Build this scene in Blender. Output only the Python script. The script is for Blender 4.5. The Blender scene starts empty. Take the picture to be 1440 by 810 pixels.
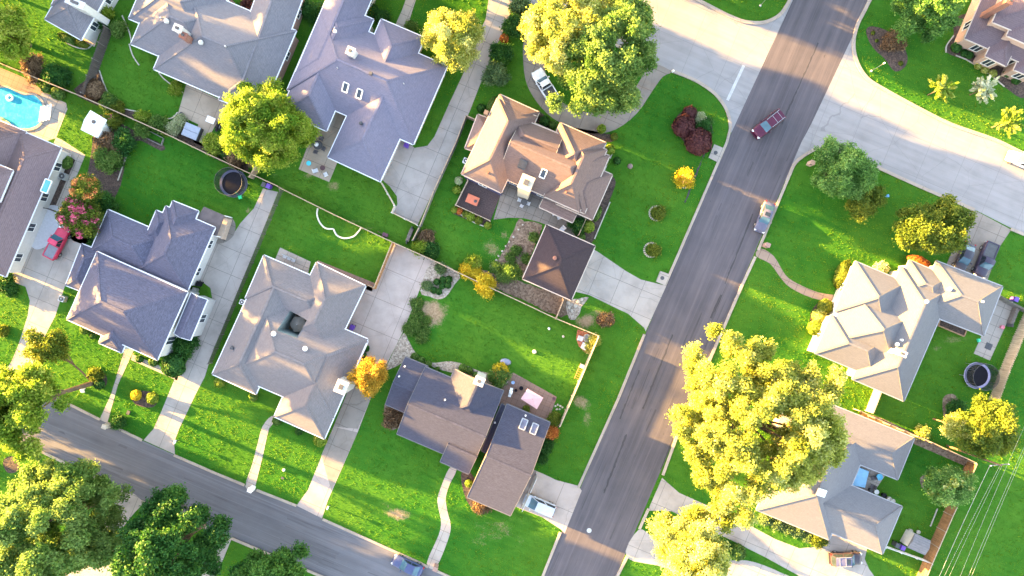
import bpy, bmesh, math, random
import numpy as np
from mathutils import Vector, Matrix
random.seed(7); RNG = np.random.default_rng(11)
SC = bpy.context.scene
COL = SC.collection
S, HC = 9.4, 90.0            # photograph pixels per metre on the ground, camera height in metres
VA = math.radians(-22.6)     # the blocks of the neighbourhood run along this direction

def P(px, py, z=0.0):
    """a point measured on the photograph, standing at its own real height z"""
    k = (HC - z) / HC
    return Vector(((px - 720) / S * k, (405 - py) / S * k, z))

# ---------------------------------------------------------------- objects
class MB:
    def __init__(s): s.v = []; s.f = []; s.m = []
    def add(s, vs, fs, mi=0):
        n = len(s.v); s.v += [tuple(v) for v in vs]
        for f in fs: s.f.append(tuple(i + n for i in f)); s.m.append(mi)
    def box(s, c, sx, sy, sz, ang=0.0, mi=0, taper=1.0):
        """box standing on c"""
        ca, sa = math.cos(ang), math.sin(ang); vs = []
        for z, t in ((0, 1), (sz, taper)):
            for x, y in ((-1, -1), (1, -1), (1, 1), (-1, 1)):
                a, b = x * sx / 2 * t, y * sy / 2 * t
                vs.append((c[0] + a * ca - b * sa, c[1] + a * sa + b * ca, c[2] + z))
        s.add(vs, [(3, 2, 1, 0), (4, 5, 6, 7), (0, 1, 5, 4), (1, 2, 6, 5), (2, 3, 7, 6), (3, 0, 4, 7)], mi)
    def beam(s, a, b, w, h, mi=0):
        """bar of w by h from a to b"""
        a, b = Vector(a), Vector(b); d = (b - a).normalized()
        up = Vector((0, 0, 1)) if abs(d.z) < .95 else Vector((1, 0, 0))
        r = d.cross(up).normalized() * w / 2; u = r.cross(d).normalized() * h / 2
        vs = [p + x * r + y * u for p in (a, b) for x, y in ((-1, -1), (1, -1), (1, 1), (-1, 1))]
        s.add(vs, [(3, 2, 1, 0), (4, 5, 6, 7), (0, 1, 5, 4), (1, 2, 6, 5), (2, 3, 7, 6), (3, 0, 4, 7)], mi)
    def tube(s, pts, rad, n=8, mi=0, cap=True):
        pts = [Vector(p) for p in pts]
        if not hasattr(rad, '__len__'): rad = [rad] * len(pts)
        vs = []; fs = []
        for i, p in enumerate(pts):
            d = (pts[min(i + 1, len(pts) - 1)] - pts[max(i - 1, 0)]).normalized()
            up = Vector((0, 0, 1)) if abs(d.z) < .95 else Vector((1, 0, 0))
            r = d.cross(up).normalized(); u = r.cross(d)
            for k in range(n):
                a = 2 * math.pi * k / n
                vs.append(p + (r * math.cos(a) + u * math.sin(a)) * rad[i])
        for i in range(len(pts) - 1):
            for k in range(n):
                k2 = (k + 1) % n
                fs.append((i * n + k, i * n + k2, (i + 1) * n + k2, (i + 1) * n + k))
        if cap:
            fs.append(tuple(range(n - 1, -1, -1))); fs.append(tuple((len(pts) - 1) * n + k for k in range(n)))
        s.add(vs, fs, mi)
    def lathe(s, c, prof, n=20, mi=0, sx=1, sy=1, ang=0):
        """prof: (radius, z) from bottom to top"""
        vs = []; fs = []; ca, sa = math.cos(ang), math.sin(ang)
        for r, z in prof:
            for k in range(n):
                a = 2 * math.pi * k / n; x, y = r * math.cos(a) * sx, r * math.sin(a) * sy
                vs.append((c[0] + x * ca - y * sa, c[1] + x * sa + y * ca, c[2] + z))
        for i in range(len(prof) - 1):
            for k in range(n):
                k2 = (k + 1) % n
                fs.append((i * n + k, i * n + k2, (i + 1) * n + k2, (i + 1) * n + k))
        fs.append(tuple(range(n - 1, -1, -1))); fs.append(tuple((len(prof) - 1) * n + k for k in range(n)))
        s.add(vs, fs, mi)
    def prism(s, poly, z0, z1, mi=0):
        n = len(poly); a = sum(poly[i][0] * poly[(i + 1) % n][1] - poly[(i + 1) % n][0] * poly[i][1] for i in range(n))
        if a < 0: poly = poly[::-1]
        vs = [(p[0], p[1], z0) for p in poly] + [(p[0], p[1], z1) for p in poly]
        fs = [tuple(range(n - 1, -1, -1)), tuple(range(n, 2 * n))]
        fs += [(i, (i + 1) % n, n + (i + 1) % n, n + i) for i in range(n)]
        s.add(vs, fs, mi)
    def build(s, name, mats, parent=None, smooth=False, off=None):
        me = bpy.data.meshes.new(name)
        o0 = off if off is not None else (root_loc(parent) if parent else None)
        vs = s.v
        if o0 is not None: vs = [(x - o0[0], y - o0[1], z - o0[2]) for x, y, z in vs]
        me.from_pydata(vs, [], s.f); 
        if not isinstance(mats, (list, tuple)): mats = [mats]
        for m in mats: me.materials.append(m)
        if len(mats) > 1: me.polygons.foreach_set('material_index', s.m)
        if smooth: me.polygons.foreach_set('use_smooth', [True] * len(me.polygons))
        me.update()
        return link(name, me, parent)

def root_loc(o):
    while o.parent is not None: o = o.parent
    return o.location.copy()
def link(name, me, parent=None):
    o = bpy.data.objects.new(name, me); COL.objects.link(o)
    if parent is not None: o.parent = parent
    return o
def tag(o, label=None, cat=None, group=None, kind=None):
    if label: o['label'] = label
    if cat: o['category'] = cat
    if group: o['group'] = group
    if kind: o['kind'] = kind
    return o
def thing(name, label, cat, loc=(0, 0, 0), group=None, rz=0.0):
    o = bpy.data.objects.new(name, None); COL.objects.link(o)
    o.location = loc; o.rotation_euler = (0, 0, rz); o.empty_display_size = .3
    return tag(o, label, cat, group)
def copy_tree(o, parent=None):
    c = o.copy(); COL.objects.link(c)
    if parent is not None: c.parent = parent
    for ch in list(o.children): copy_tree(ch, c)
    return c
ORD = 'first second third fourth fifth sixth seventh eighth ninth tenth'.split()

# ---------------------------------------------------------------- materials
def newmat(name):
    m = bpy.data.materials.new(name); m.use_nodes = True
    nt = m.node_tree; b = nt.nodes['Principled BSDF']
    return m, nt, b
def N(nt, t, **kw):
    n = nt.nodes.new(t)
    for k, v in kw.items():
        if k in n.inputs: n.inputs[k].default_value = v
        else: setattr(n, k, v)
    return n
def pos(nt, rot=0.0, scale=(1, 1, 1)):
    g = nt.nodes.new('ShaderNodeNewGeometry')
    if rot == 0.0 and scale == (1, 1, 1): return g.outputs['Position']
    r = N(nt, 'ShaderNodeVectorRotate', rotation_type='Z_AXIS'); r.inputs['Angle'].default_value = -rot
    nt.links.new(g.outputs['Position'], r.inputs['Vector'])
    mu = N(nt, 'ShaderNodeVectorMath', operation='MULTIPLY'); mu.inputs[1].default_value = scale
    nt.links.new(r.outputs[0], mu.inputs[0]); return mu.outputs[0]
def noise(nt, vec, scale, detail=3, rough=.55, dist=0.0):
    n = N(nt, 'ShaderNodeTexNoise'); n.inputs['Scale'].default_value = scale; n.inputs['Detail'].default_value = detail
    n.inputs['Roughness'].default_value = rough; n.inputs['Distortion'].default_value = dist
    nt.links.new(vec, n.inputs['Vector']); return n.outputs['Fac']
def ramp(nt, fac, stops):
    r = nt.nodes.new('ShaderNodeValToRGB'); e = r.color_ramp.elements
    while len(e) < len(stops): e.new(.5)
    for el, (p, c) in zip(e, stops): el.position = p; el.color = (*c, 1) if len(c) == 3 else c
    nt.links.new(fac, r.inputs[0]); return r.outputs['Color']
def mixc(nt, fac, a, b, mode='MIX'):
    m = N(nt, 'ShaderNodeMix', data_type='RGBA', blend_type=mode)
    for sock, v in ((m.inputs[0], fac), (m.inputs[6], a), (m.inputs[7], b)):
        if isinstance(v, bpy.types.NodeSocket): nt.links.new(v, sock)
        elif isinstance(v, (int, float)): sock.default_value = v
        else: sock.default_value = (*v, 1)
    return m.outputs[2]
def mth(nt, op, a, b=0.0, c=None):
    m = N(nt, 'ShaderNodeMath', operation=op)
    for i, v in enumerate((a, b) if c is None else (a, b, c)):
        if isinstance(v, bpy.types.NodeSocket): nt.links.new(v, m.inputs[i])
        else: m.inputs[i].default_value = v
    return m.outputs[0]
def bump(nt, b, h, strength=.3, dist=.02):
    n = N(nt, 'ShaderNodeBump'); n.inputs['Strength'].default_value = strength; n.inputs['Distance'].default_value = dist
    nt.links.new(h, n.inputs['Height']); nt.links.new(n.outputs[0], b.inputs['Normal'])
def C3(c, k): return tuple(min(1, x * k) for x in c)

def simple(name, col, rough=.6, var=.18, scale=3.0, metal=0.0, bmp=.0, spec=.5):
    m, nt, b = newmat(name); p = pos(nt)
    f = noise(nt, p, scale, 4)
    nt.links.new(ramp(nt, f, [(.3, C3(col, 1 - var)), (.7, C3(col, 1 + var))]), b.inputs['Base Color'])
    b.inputs['Roughness'].default_value = rough; b.inputs['Metallic'].default_value = metal
    b.inputs['Specular IOR Level'].default_value = spec
    if bmp: bump(nt, b, noise(nt, p, scale * 8, 3), bmp)
    return m

def shingle(name, col, contrast=.3, warm=(1, 1, 1)):
    m, nt, b = newmat(name); p = pos(nt)
    sp = N(nt, 'ShaderNodeSeparateXYZ'); nt.links.new(p, sp.inputs[0])
    pr = pos(nt, VA, (.75, .75, 6.0))
    f1 = noise(nt, pr, 2.6, 5, .8)                       # single tabs
    f2 = noise(nt, p, .22, 3)                             # weathering
    f3 = noise(nt, pr, 9.0, 2, .7)
    c = ramp(nt, f1, [(.36, C3(col, 1 - contrast * 1.15)), (.5, col), (.64, C3(col, 1 + contrast * 1.2))])
    c = mixc(nt, .38, c, ramp(nt, f3, [(.3, C3(col, 1 - contrast)), (.7, C3(col, 1 + contrast))]))
    c = mixc(nt, mth(nt, 'MULTIPLY', f2, .7), c, C3((col[0] * warm[0], col[1] * warm[1], col[2] * warm[2]), .8))
    # courses run level, so their butt edges lie at even steps of height
    w = mth(nt, 'FRACT', mth(nt, 'MULTIPLY', sp.outputs['Z'], 1 / .085))
    line = mth(nt, 'MULTIPLY', mth(nt, 'LESS_THAN', w, .2), .4)
    c = mixc(nt, line, c, C3(col, .5))
    nt.links.new(c, b.inputs['Base Color']); b.inputs['Roughness'].default_value = .9
    b.inputs['Specular IOR Level'].default_value = .25
    bump(nt, b, mth(nt, 'ADD', mth(nt, 'MULTIPLY', w, .5), f1), .35, .03)
    return m

def concrete(name, col, joint=3.6, stain=.35, jw=.034, rot=VA, streak=False, jcol=.5):
    m, nt, b = newmat(name); p = pos(nt); pr = pos(nt, rot)
    f1 = noise(nt, p, .35, 5, .6); f2 = noise(nt, p, 6.0, 3, .6)
    c = ramp(nt, f1, [(.32, C3(col, 1 - stain * .55)), (.55, col), (.75, C3(col, 1.08))])
    c = mixc(nt, .14, c, ramp(nt, f2, [(.3, C3(col, .8)), (.7, C3(col, 1.15))]))
    if streak:
        f3 = noise(nt, pos(nt, rot, (.06, 1.1, 1)), 1.0, 4, .6)
        c = mixc(nt, .5, c, ramp(nt, f3, [(.35, C3(col, .78)), (.65, C3(col, 1.1))]))
    if joint:
        sp = N(nt, 'ShaderNodeSeparateXYZ'); nt.links.new(pr, sp.inputs[0])
        a = mth(nt, 'LESS_THAN', mth(nt, 'FRACT', mth(nt, 'MULTIPLY', sp.outputs['X'], 1 / joint)), jw / joint * 2)
        d = mth(nt, 'LESS_THAN', mth(nt, 'FRACT', mth(nt, 'MULTIPLY', sp.outputs['Y'], 1 / joint)), jw / joint * 2)
        c = mixc(nt, mth(nt, 'MAXIMUM', a, d), c, C3(col, jcol))
    # hairline cracks and blotches
    v = N(nt, 'ShaderNodeTexVoronoi', feature='DISTANCE_TO_EDGE'); v.inputs['Scale'].default_value = .16
    nv = N(nt, 'ShaderNodeTexNoise'); nv.inputs['Scale'].default_value = .5; nv.inputs['Detail'].default_value = 5
    nt.links.new(p, nv.inputs['Vector'])
    nt.links.new(mixc(nt, .25, p, nv.outputs['Color'], 'LINEAR_LIGHT'), v.inputs['Vector'])
    c = mixc(nt, mth(nt, 'MULTIPLY', mth(nt, 'LESS_THAN', v.outputs['Distance'], .0035), .35), c, C3(col, .4))
    nt.links.new(c, b.inputs['Base Color']); b.inputs['Roughness'].default_value = .9
    b.inputs['Specular IOR Level'].default_value = .25
    bump(nt, b, f2, .04)
    return m

def asphalt(name, col, rot, col2=None):
    m, nt, b = newmat(name); p = pos(nt)
    st = noise(nt, pos(nt, rot, (.035, .75, 1)), 1.0, 5, .65, .3)     # wheel tracks along the road
    f1 = noise(nt, p, .18, 5, .6); f2 = noise(nt, p, 11.0, 2, .7)
    c = ramp(nt, st, [(.33, C3(col, .6)), (.5, col), (.67, C3(col2 or col, 1.35))])
    c = mixc(nt, .4, c, ramp(nt, f1, [(.35, C3(col, .72)), (.65, C3(col2 or col, 1.25))]))
    c = mixc(nt, .2, c, ramp(nt, f2, [(.3, C3(col, .7)), (.7, C3(col, 1.3))]))
    s2 = noise(nt, pos(nt, rot, (.05, 2.2, 1)), 1.0, 4, .7, .6); s3 = noise(nt, p, .09, 3)     # dark drip and seal streaks, only in places
    dk = mth(nt, 'MULTIPLY', mth(nt, 'GREATER_THAN', s3, .5), .55)
    c = mixc(nt, mth(nt, 'MULTIPLY', dk, ramp(nt, s2, [(.55, (0, 0, 0)), (.66, (1, 1, 1))])), c, C3(col, .42))
    s4 = noise(nt, pos(nt, rot, (.02, 5.0, 1)), 1.0, 2, .5)
    c = mixc(nt, mth(nt, 'MULTIPLY', ramp(nt, s4, [(.6, (0, 0, 0)), (.64, (1, 1, 1))]), .28), c, C3(col, 1.6))
    nt.links.new(c, b.inputs['Base Color']); b.inputs['Roughness'].default_value = .85
    b.inputs['Specular IOR Level'].default_value = .3
    bump(nt, b, f2, .06)
    return m

def lawn_mat():
    m, nt, b = newmat('lawn_grass'); p = pos(nt)
    f0 = noise(nt, p, .05, 4, .6); f1 = noise(nt, p, .5, 5, .65); f2 = noise(nt, p, 5.0, 4, .75); f3 = noise(nt, p, 16.0, 2, .7)
    c = ramp(nt, f1, [(.36, (.018, .085, .009)), (.5, (.034, .13, .011)), (.64, (.07, .175, .02))])
    c = mixc(nt, .38, c, ramp(nt, f2, [(.38, (.014, .072, .007)), (.5, (.034, .13, .011)), (.62, (.075, .18, .024))]))
    c = mixc(nt, .55, c, ramp(nt, f0, [(.4, (.016, .1, .01)), (.6, (.075, .16, .016))]))
    mow = noise(nt, pos(nt, VA, (.12, 1.5, 1)), 1.0, 3, .5)
    c = mixc(nt, .22, c, ramp(nt, mow, [(.4, (.022, .1, .01)), (.6, (.058, .162, .015))]))
    at = N(nt, 'ShaderNodeAttribute', attribute_name='dry'); 
    d = mth(nt, 'ADD', at.outputs['Fac'], mth(nt, 'MULTIPLY', mth(nt, 'SUBTRACT', f2, .5), .9))
    d = mth(nt, 'ADD', d, mth(nt, 'MULTIPLY', mth(nt, 'SUBTRACT', f1, .5), 1.1))
    fac = N(nt, 'ShaderNodeMapRange'); nt.links.new(d, fac.inputs[0]); fac.inputs[1].default_value = .38; fac.inputs[2].default_value = .72
    soil = ramp(nt, noise(nt, p, 3.0, 5, .7), [(.3, (.17, .11, .06)), (.5, (.27, .19, .115)), (.72, (.36, .27, .17))])
    c = mixc(nt, fac.outputs[0], c, soil)
    nt.links.new(c, b.inputs['Base Color']); b.inputs['Roughness'].default_value = .85
    b.inputs['Specular IOR Level'].default_value = .03
    hh = mth(nt, 'ADD', f2, mth(nt, 'MULTIPLY', f3, .6))
    bump(nt, b, hh, .4, .07)
    return m

def leafmat(name, cols, trans=.3):
    """cols: dark, middle, light leaf colours, chosen per leaf by the attribute tone"""
    m, nt, b = newmat(name)
    at = N(nt, 'ShaderNodeAttribute', attribute_name='tone')
    c = ramp(nt, at.outputs['Fac'], [(.1, cols[0]), (.5, cols[1]), (.9, cols[2])])
    nt.links.new(c, b.inputs['Base Color']); b.inputs['Roughness'].default_value = .6
    b.inputs['Specular IOR Level'].default_value = .2
    t = N(nt, 'ShaderNodeBsdfTranslucent'); nt.links.new(c, t.inputs['Color'])
    mx = N(nt, 'ShaderNodeMixShader'); mx.inputs[0].default_value = trans
    nt.links.new(b.outputs[0], mx.inputs[1]); nt.links.new(t.outputs[0], mx.inputs[2])
    nt.links.new(mx.outputs[0], nt.nodes['Material Output'].inputs['Surface'])
    return m

def glassmat(name, col, rough=.06):
    m, nt, b = newmat(name)
    f = noise(nt, pos(nt), .8, 2)
    nt.links.new(ramp(nt, f, [(.3, C3(col, .8)), (.7, C3(col, 1.2))]), b.inputs['Base Color'])
    b.inputs['Roughness'].default_value = rough; b.inputs['Specular IOR Level'].default_value = .5
    return m

def paint(name, col, metal=.25):
    m, nt, b = newmat(name); p = pos(nt)
    f = noise(nt, p, 2.5, 4)
    nt.links.new(ramp(nt, f, [(.3, C3(col, .88)), (.7, C3(col, 1.1))]), b.inputs['Base Color'])
    b.inputs['Metallic'].default_value = 0.0; b.inputs['Roughness'].default_value = .42; b.inputs['Specular IOR Level'].default_value = .3
    b.inputs['Coat Weight'].default_value = .25; b.inputs['Coat Roughness'].default_value = .12
    return m

def water_mat():
    m, nt, b = newmat('pool_water'); p = pos(nt)
    f = noise(nt, p, 1.6, 4, .6, .6)
    nt.links.new(ramp(nt, f, [(.3, (.03, .3, .46)), (.55, (.05, .38, .52)), (.75, (.12, .48, .58))]), b.inputs['Base Color'])
    b.inputs['Roughness'].default_value = .08
    bump(nt, b, noise(nt, p, 3.0, 3), .15, .05)
    return m

def wood(name, col, rot=VA, contrast=.4):
    m, nt, b = newmat(name)
    f = noise(nt, pos(nt, rot, (7.0, 7.0, .6)), 1.0, 4, .6); f2 = noise(nt, pos(nt), .6, 3)
    c = ramp(nt, f, [(.3, C3(col, 1 - contrast)), (.7, C3(col, 1 + contrast))])
    c = mixc(nt, mth(nt, 'MULTIPLY', f2, .4), c, C3(col, .75))
    nt.links.new(c, b.inputs['Base Color']); b.inputs['Roughness'].default_value = .85
    b.inputs['Specular IOR Level'].default_value = .2
    return m

def brickmat(name, c1, c2, mortar, scale=1.0):
    m, nt, b = newmat(name)
    g = nt.nodes.new('ShaderNodeNewGeometry'); sp = N(nt, 'ShaderNodeSeparateXYZ'); nt.links.new(g.outputs['Position'], sp.inputs[0])
    cb = N(nt, 'ShaderNodeCombineXYZ')
    nt.links.new(mth(nt, 'ADD', sp.outputs['X'], sp.outputs['Y']), cb.inputs[0]); nt.links.new(sp.outputs['Z'], cb.inputs[1])
    t = N(nt, 'ShaderNodeTexBrick'); t.inputs['Color1'].default_value = (*c1, 1); t.inputs['Color2'].default_value = (*c2, 1)
    t.inputs['Mortar'].default_value = (*mortar, 1); t.inputs['Scale'].default_value = 4.2 * scale; t.inputs['Mortar Size'].default_value = .015
    nt.links.new(cb.outputs[0], t.inputs['Vector'])
    c = mixc(nt, mth(nt, 'MULTIPLY', noise(nt, pos(nt), 1.2, 4), .4), t.outputs['Color'], C3(c1, .7))
    nt.links.new(c, b.inputs['Base Color']); b.inputs['Roughness'].default_value = .9
    return m

def gravel(name, cols, scale=7.0):
    m, nt, b = newmat(name); p = pos(nt)
    v = N(nt, 'ShaderNodeTexVoronoi'); v.inputs['Scale'].default_value = scale; nt.links.new(p, v.inputs['Vector'])
    sp = N(nt, 'ShaderNodeSeparateColor'); nt.links.new(v.outputs['Color'], sp.inputs[0])
    c = ramp(nt, sp.outputs[0], [(.1, cols[0]), (.5, cols[1]), (.9, cols[2])])
    c = mixc(nt, mth(nt, 'MULTIPLY', noise(nt, p, .8, 4), .5), c, cols[0])
    nt.links.new(c, b.inputs['Base Color']); b.inputs['Roughness'].default_value = .95
    bump(nt, b, v.outputs['Distance'], .5, .05)
    return m
# ================================================================ the setting
M = {}
M['lawn'] = lawn_mat()
M['asphalt'] = asphalt('asphalt_worn', (.083, .074, .084), math.radians(67), (.1, .086, .09))
M['asphalt2'] = asphalt('asphalt_grey', (.118, .115, .128), VA)
M['street'] = concrete('concrete_street', (.265, .252, .25), 5.5, .45, .03, VA, True, .72)
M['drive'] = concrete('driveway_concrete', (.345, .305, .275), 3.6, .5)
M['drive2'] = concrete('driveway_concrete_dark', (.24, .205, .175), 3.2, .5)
M['drive3'] = concrete('driveway_concrete_pink', (.4, .325, .285), 4.6, .45)
M['path'] = concrete('path_concrete', (.35, .305, .265), 1.5, .35)
M['pathtan'] = concrete('path_tan', (.27, .2, .155), 1.4, .3)
M['patio'] = concrete('patio_concrete', (.36, .3, .235), 3.0, .4)
M['flag'] = concrete('patio_slabs', (.215, .19, .165), 1.25, .5, .03, VA, False, .45)
M['curb'] = concrete('curb_concrete', (.35, .29, .235), 3.0, .4, .015)
M['mulch'] = gravel('mulch', ((.035, .024, .02), (.07, .045, .035), (.12, .08, .06)), 6)
M['soil'] = gravel('bare_soil', ((.11, .075, .05), (.19, .135, .095), (.28, .21, .15)), 4)
M['gravel'] = gravel('pale_gravel', ((.2, .16, .125), (.34, .28, .22), (.48, .42, .35)), 5)
M['redpatio'] = gravel('red_gravel', ((.28, .085, .04), (.42, .14, .07), (.5, .2, .1)), 5)
M['brickpave'] = concrete('brick_paving', (.25, .16, .125), .8, .4, .02)
M['white'] = simple('white_paint', (.78, .78, .76), .5, .06)
M['offwhite'] = simple('off_white', (.62, .58, .5), .7, .1)
M['linepaint'] = simple('worn_road_paint', (.4, .4, .4), .7, .12, 2)
M['black'] = simple('black_plastic', (.012, .011, .016), .7, .2, 3, 0, 0, .15)
M['dark'] = simple('dark_grey', (.06, .06, .065), .6, .2)
M['steel'] = simple('galvanised_steel', (.42, .43, .44), .4, .1, 3, .6)
M['pipe'] = simple('vent_metal', (.5, .49, .47), .45, .1, 3, .4)
M['purple'] = simple('purple_plastic', (.12, .05, .34), .5, .1)
M['glass'] = glassmat('window_glass', (.035, .045, .06))
M['carglass'] = glassmat('car_glass', (.02, .03, .04), .04)
M['screen'] = glassmat('windscreen_glass', (.05, .11, .15), .08)
M['bark'] = wood('bark', (.13, .09, .06), 0, .5)
M['stone'] = simple('pale_stone', (.42, .38, .32), .9, .25, 4, bmp=.3)
M['tyre'] = simple('tyre_rubber', (.018, .018, .018), .85, .1)
M['rim'] = simple('wheel_rim', (.45, .45, .46), .35, .1, 3, .7)

# ---- lawn: one sheet to the horizon, dry and bare patches carried by the attribute 'dry'
DRY = []
def build_lawn():
    xi = np.linspace(-90, 90, 361); yi = np.linspace(-54, 54, 217)
    xs = np.concatenate(([-1600, -500, -180, -120], xi, [120, 180, 500, 1600])); ys = np.concatenate(([-1600, -500, -180, -90], yi, [90, 180, 500, 1600]))
    X, Y = np.meshgrid(xs, ys); nx, ny = len(xs), len(ys)
    v = np.stack([X.ravel(), Y.ravel(), np.zeros(X.size)], 1)
    i = np.arange(nx * ny).reshape(ny, nx)
    f = np.stack([i[:-1, :-1].ravel(), i[:-1, 1:].ravel(), i[1:, 1:].ravel(), i[1:, :-1].ravel()], 1)
    me = bpy.data.meshes.new('lawn')
    me.vertices.add(len(v)); me.vertices.foreach_set('co', v.ravel())
    me.loops.add(f.size); me.loops.foreach_set('vertex_index', f.ravel())
    me.polygons.add(len(f)); me.polygons.foreach_set('loop_start', np.arange(len(f)) * 4); me.polygons.foreach_set('loop_total', np.full(len(f), 4))
    me.update(); me.validate()
    dry = np.zeros(len(v))
    patches = [(604, 441, 22, 18, 1.0), (597, 462, 22, 14, .35), (560, 722, 22, 10, .7), (548, 712, 14, 8, .35), (818, 565, 13, 12, .62), (826, 588, 9, 14, .5), (826, 452, 16, 10, .8), (840, 440, 9, 6, .6),
               (700, 745, 36, 22, .42), (672, 765, 26, 15, .35), (740, 762, 22, 10, .3), (690, 350, 20, 12, .5), (740, 395, 30, 10, .45), (350, 232, 9, 7, .65), (383, 245, 10, 7, .3), (436, 246, 12, 5, .6), (470, 262, 12, 8, .6), (497, 310, 20, 5, .45),
               (480, 275, 5, 20, .28), (520, 320, 16, 4, .45), (1105, 437, 10, 5, .45), (1340, 478, 22, 6, .5), (1318, 490, 12, 5, .4), (348, 296, 4, 6, .6), (780, 390, 18, 8, .6), (930, 735, 16, 8, .45), (612, 600, 20, 12, .0),
               (552, 590, 10, 16, .6), (1240, 752, 16, 5, .4), (1400, 700, 30, 60, .2), (1340, 780, 30, 20, .15), (120, 110, 10, 6, .5), (1250, 140, 40, 8, .15), (430, 195, 7, 12, .7), (710, 330, 8, 8, .5), (205, 558, 10, 8, .55), (15, 655, 13, 10, .5), (140, 532, 11, 11, .4)]
    DRY.extend(patches)
    for px, py, rx, ry, a in patches:
        c = P(px, py); dx = (v[:, 0] - c.x) * S / rx; dy = (v[:, 1] - c.y) * S / ry
        dry = np.maximum(dry, a * np.clip(1.25 - np.sqrt(dx * dx + dy * dy) * .75, 0, 1))
    at = me.attributes.new('dry', 'FLOAT', 'POINT'); at.data.foreach_set('value', dry.astype(np.float32))
    me.materials.append(M['lawn'])
    return tag(link('lawn', me), kind='structure')
build_lawn()

def smooth_pts(pts, n=5, closed=True):
    """Catmull-Rom through the points"""
    pts = [np.array(p, float) for p in pts]; out = []; k = len(pts)
    for i in range(k if closed else k - 1):
        if closed: p0, p1, p2, p3 = pts[i - 1], pts[i], pts[(i + 1) % k], pts[(i + 2) % k]
        else: p0, p1, p2, p3 = pts[max(i - 1, 0)], pts[i], pts[i + 1], pts[min(i + 2, k - 1)]
        for j in range(n):
            t = j / n
            out.append(.5 * ((2 * p1) + (-p0 + p2) * t + (2 * p0 - 5 * p1 + 4 * p2 - p3) * t * t + (-p0 + 3 * p1 - 3 * p2 + p3) * t ** 3))
    if not closed: out.append(pts[-1])
    return [tuple(p) for p in out]

SHEETS = []
def sheet(name, pts, mat, z, curve=0, kind='structure', ragged=0.0):
    if curve: pts = smooth_pts(pts, curve)
    if ragged:
        q = []
        for i, p in enumerate(pts):
            n = pts[(i + 1) % len(pts)]; L = math.dist(p, n); k = max(1, int(L / 4))
            for j in range(k):
                t = j / k; q.append((p[0] + (n[0] - p[0]) * t + random.gauss(0, ragged), p[1] + (n[1] - p[1]) * t + random.gauss(0, ragged)))
        pts = q
    w = [P(x, y) for x, y in pts]
    if mat is not M['lawn']: SHEETS.append([(p.x, p.y) for p in w])
    bm = bmesh.new(); vs = [bm.verts.new((p.x, p.y, z)) for p in w]
    es = [bm.edges.new((vs[i], vs[(i + 1) % len(vs)])) for i in range(len(vs))]
    bmesh.ops.triangle_fill(bm, use_beauty=True, use_dissolve=False, edges=es, normal=(0, 0, 1))
    bmesh.ops.recalc_face_normals(bm, faces=bm.faces)
    for f in bm.faces:
        if f.normal.z < 0: f.normal_flip()
    me = bpy.data.meshes.new(name); bm.to_mesh(me); bm.free(); me.materials.append(mat)
    return tag(link(name, me), kind=kind)

def strip(name, pts, w, h, mat, z0=0.0, curve=0, kind='structure', side=0):
    """kerb or edging: a band w metres wide and h high along the line"""
    if curve: pts = smooth_pts(pts, curve, False)
    p = [Vector(P(x, y).xy) for x, y in pts]; m = MB(); L = []; R_ = []
    for i in range(len(p)):
        d = (p[min(i + 1, len(p) - 1)] - p[max(i - 1, 0)]).normalized(); n = Vector((-d.y, d.x))
        L.append(p[i] + n * w * (.5 + side * .5)); R_.append(p[i] - n * w * (.5 - side * .5))
    for i in range(len(p) - 1):
        a, b, c, d = L[i], L[i + 1], R_[i + 1], R_[i]
        vs = [(q.x, q.y, z0) for q in (d, c, b, a)] + [(q.x, q.y, z0 + h) for q in (d, c, b, a)]
        m.add(vs, [(4, 5, 6, 7), (0, 1, 5, 4), (2, 3, 7, 6), (1, 2, 6, 5), (3, 0, 4, 7)])
    o = m.build(name, mat); return tag(o, kind=kind) if kind else o

# ---- roads
RL = [(1170, -120), (1115, 0), (1019, 207), (935, 403), (870, 561), (850, 606), (764, 810), (700, 960), (560, 1300)]
RR = [(660, 1310), (804, 960), (868, 806), (953, 606), (1042, 400), (1127, 200), (1141, 174), (1223, 0), (1278, -120), (1420, -420), (1312, -420)]
sheet('road', RL + RR, M['asphalt'], .008)
WU = [(560, -215), (760, -118), (981, 0), (1033, 26), (1057, 32), (1077, 31), (1095, 22), (1106, 8), (1116, -12)]
WLo = [(1027, 180), (1025, 165), (1019, 150), (1005, 132), (979, 114), (945, 100), (926, 92), (870, 66), (800, 32), (700, -20), (560, -100)]
sheet('street_west', WU + [(1150, -60), (1100, 60), (1030, 205)] + WLo, M['street'], .004)
EU = [(1245, -60), (1223, 2), (1206, 34), (1200, 62), (1205, 88), (1218, 109), (1238, 123), (1285, 149), (1337, 175), (1399, 197), (1445, 219), (1600, 290), (1900, 430)]
EL = [(1850, 510), (1600, 400), (1440, 330), (1373, 296), (1301, 266), (1228, 233), (1180, 212), (1155, 208), (1140, 213), (1119, 228), (1108, 248)]
sheet('street_east', EU + EL + [(1080, 290), (1150, 100)], M['street'], .004)
SU = [(-300, 390), (-120, 468), (0, 524), (83, 561), (145, 592), (197, 618), (244, 639), (300, 664), (344, 682), (417, 711), (453, 729), (590, 791), (640, 815), (760, 870)]
SLo = [(700, 922), (580, 868), (456, 812), (435, 803), (383, 781), (308, 749), (244, 722), (200, 704), (122, 669), (88, 649), (23, 618), (0, 608), (-120, 556), (-300, 478)]
sheet('street_south', SU + SLo, M['asphalt2'], .006)
strip('stop_line', [(1046, 92), (1023, 141)], .42, .004, M['linepaint'], .008)
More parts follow.
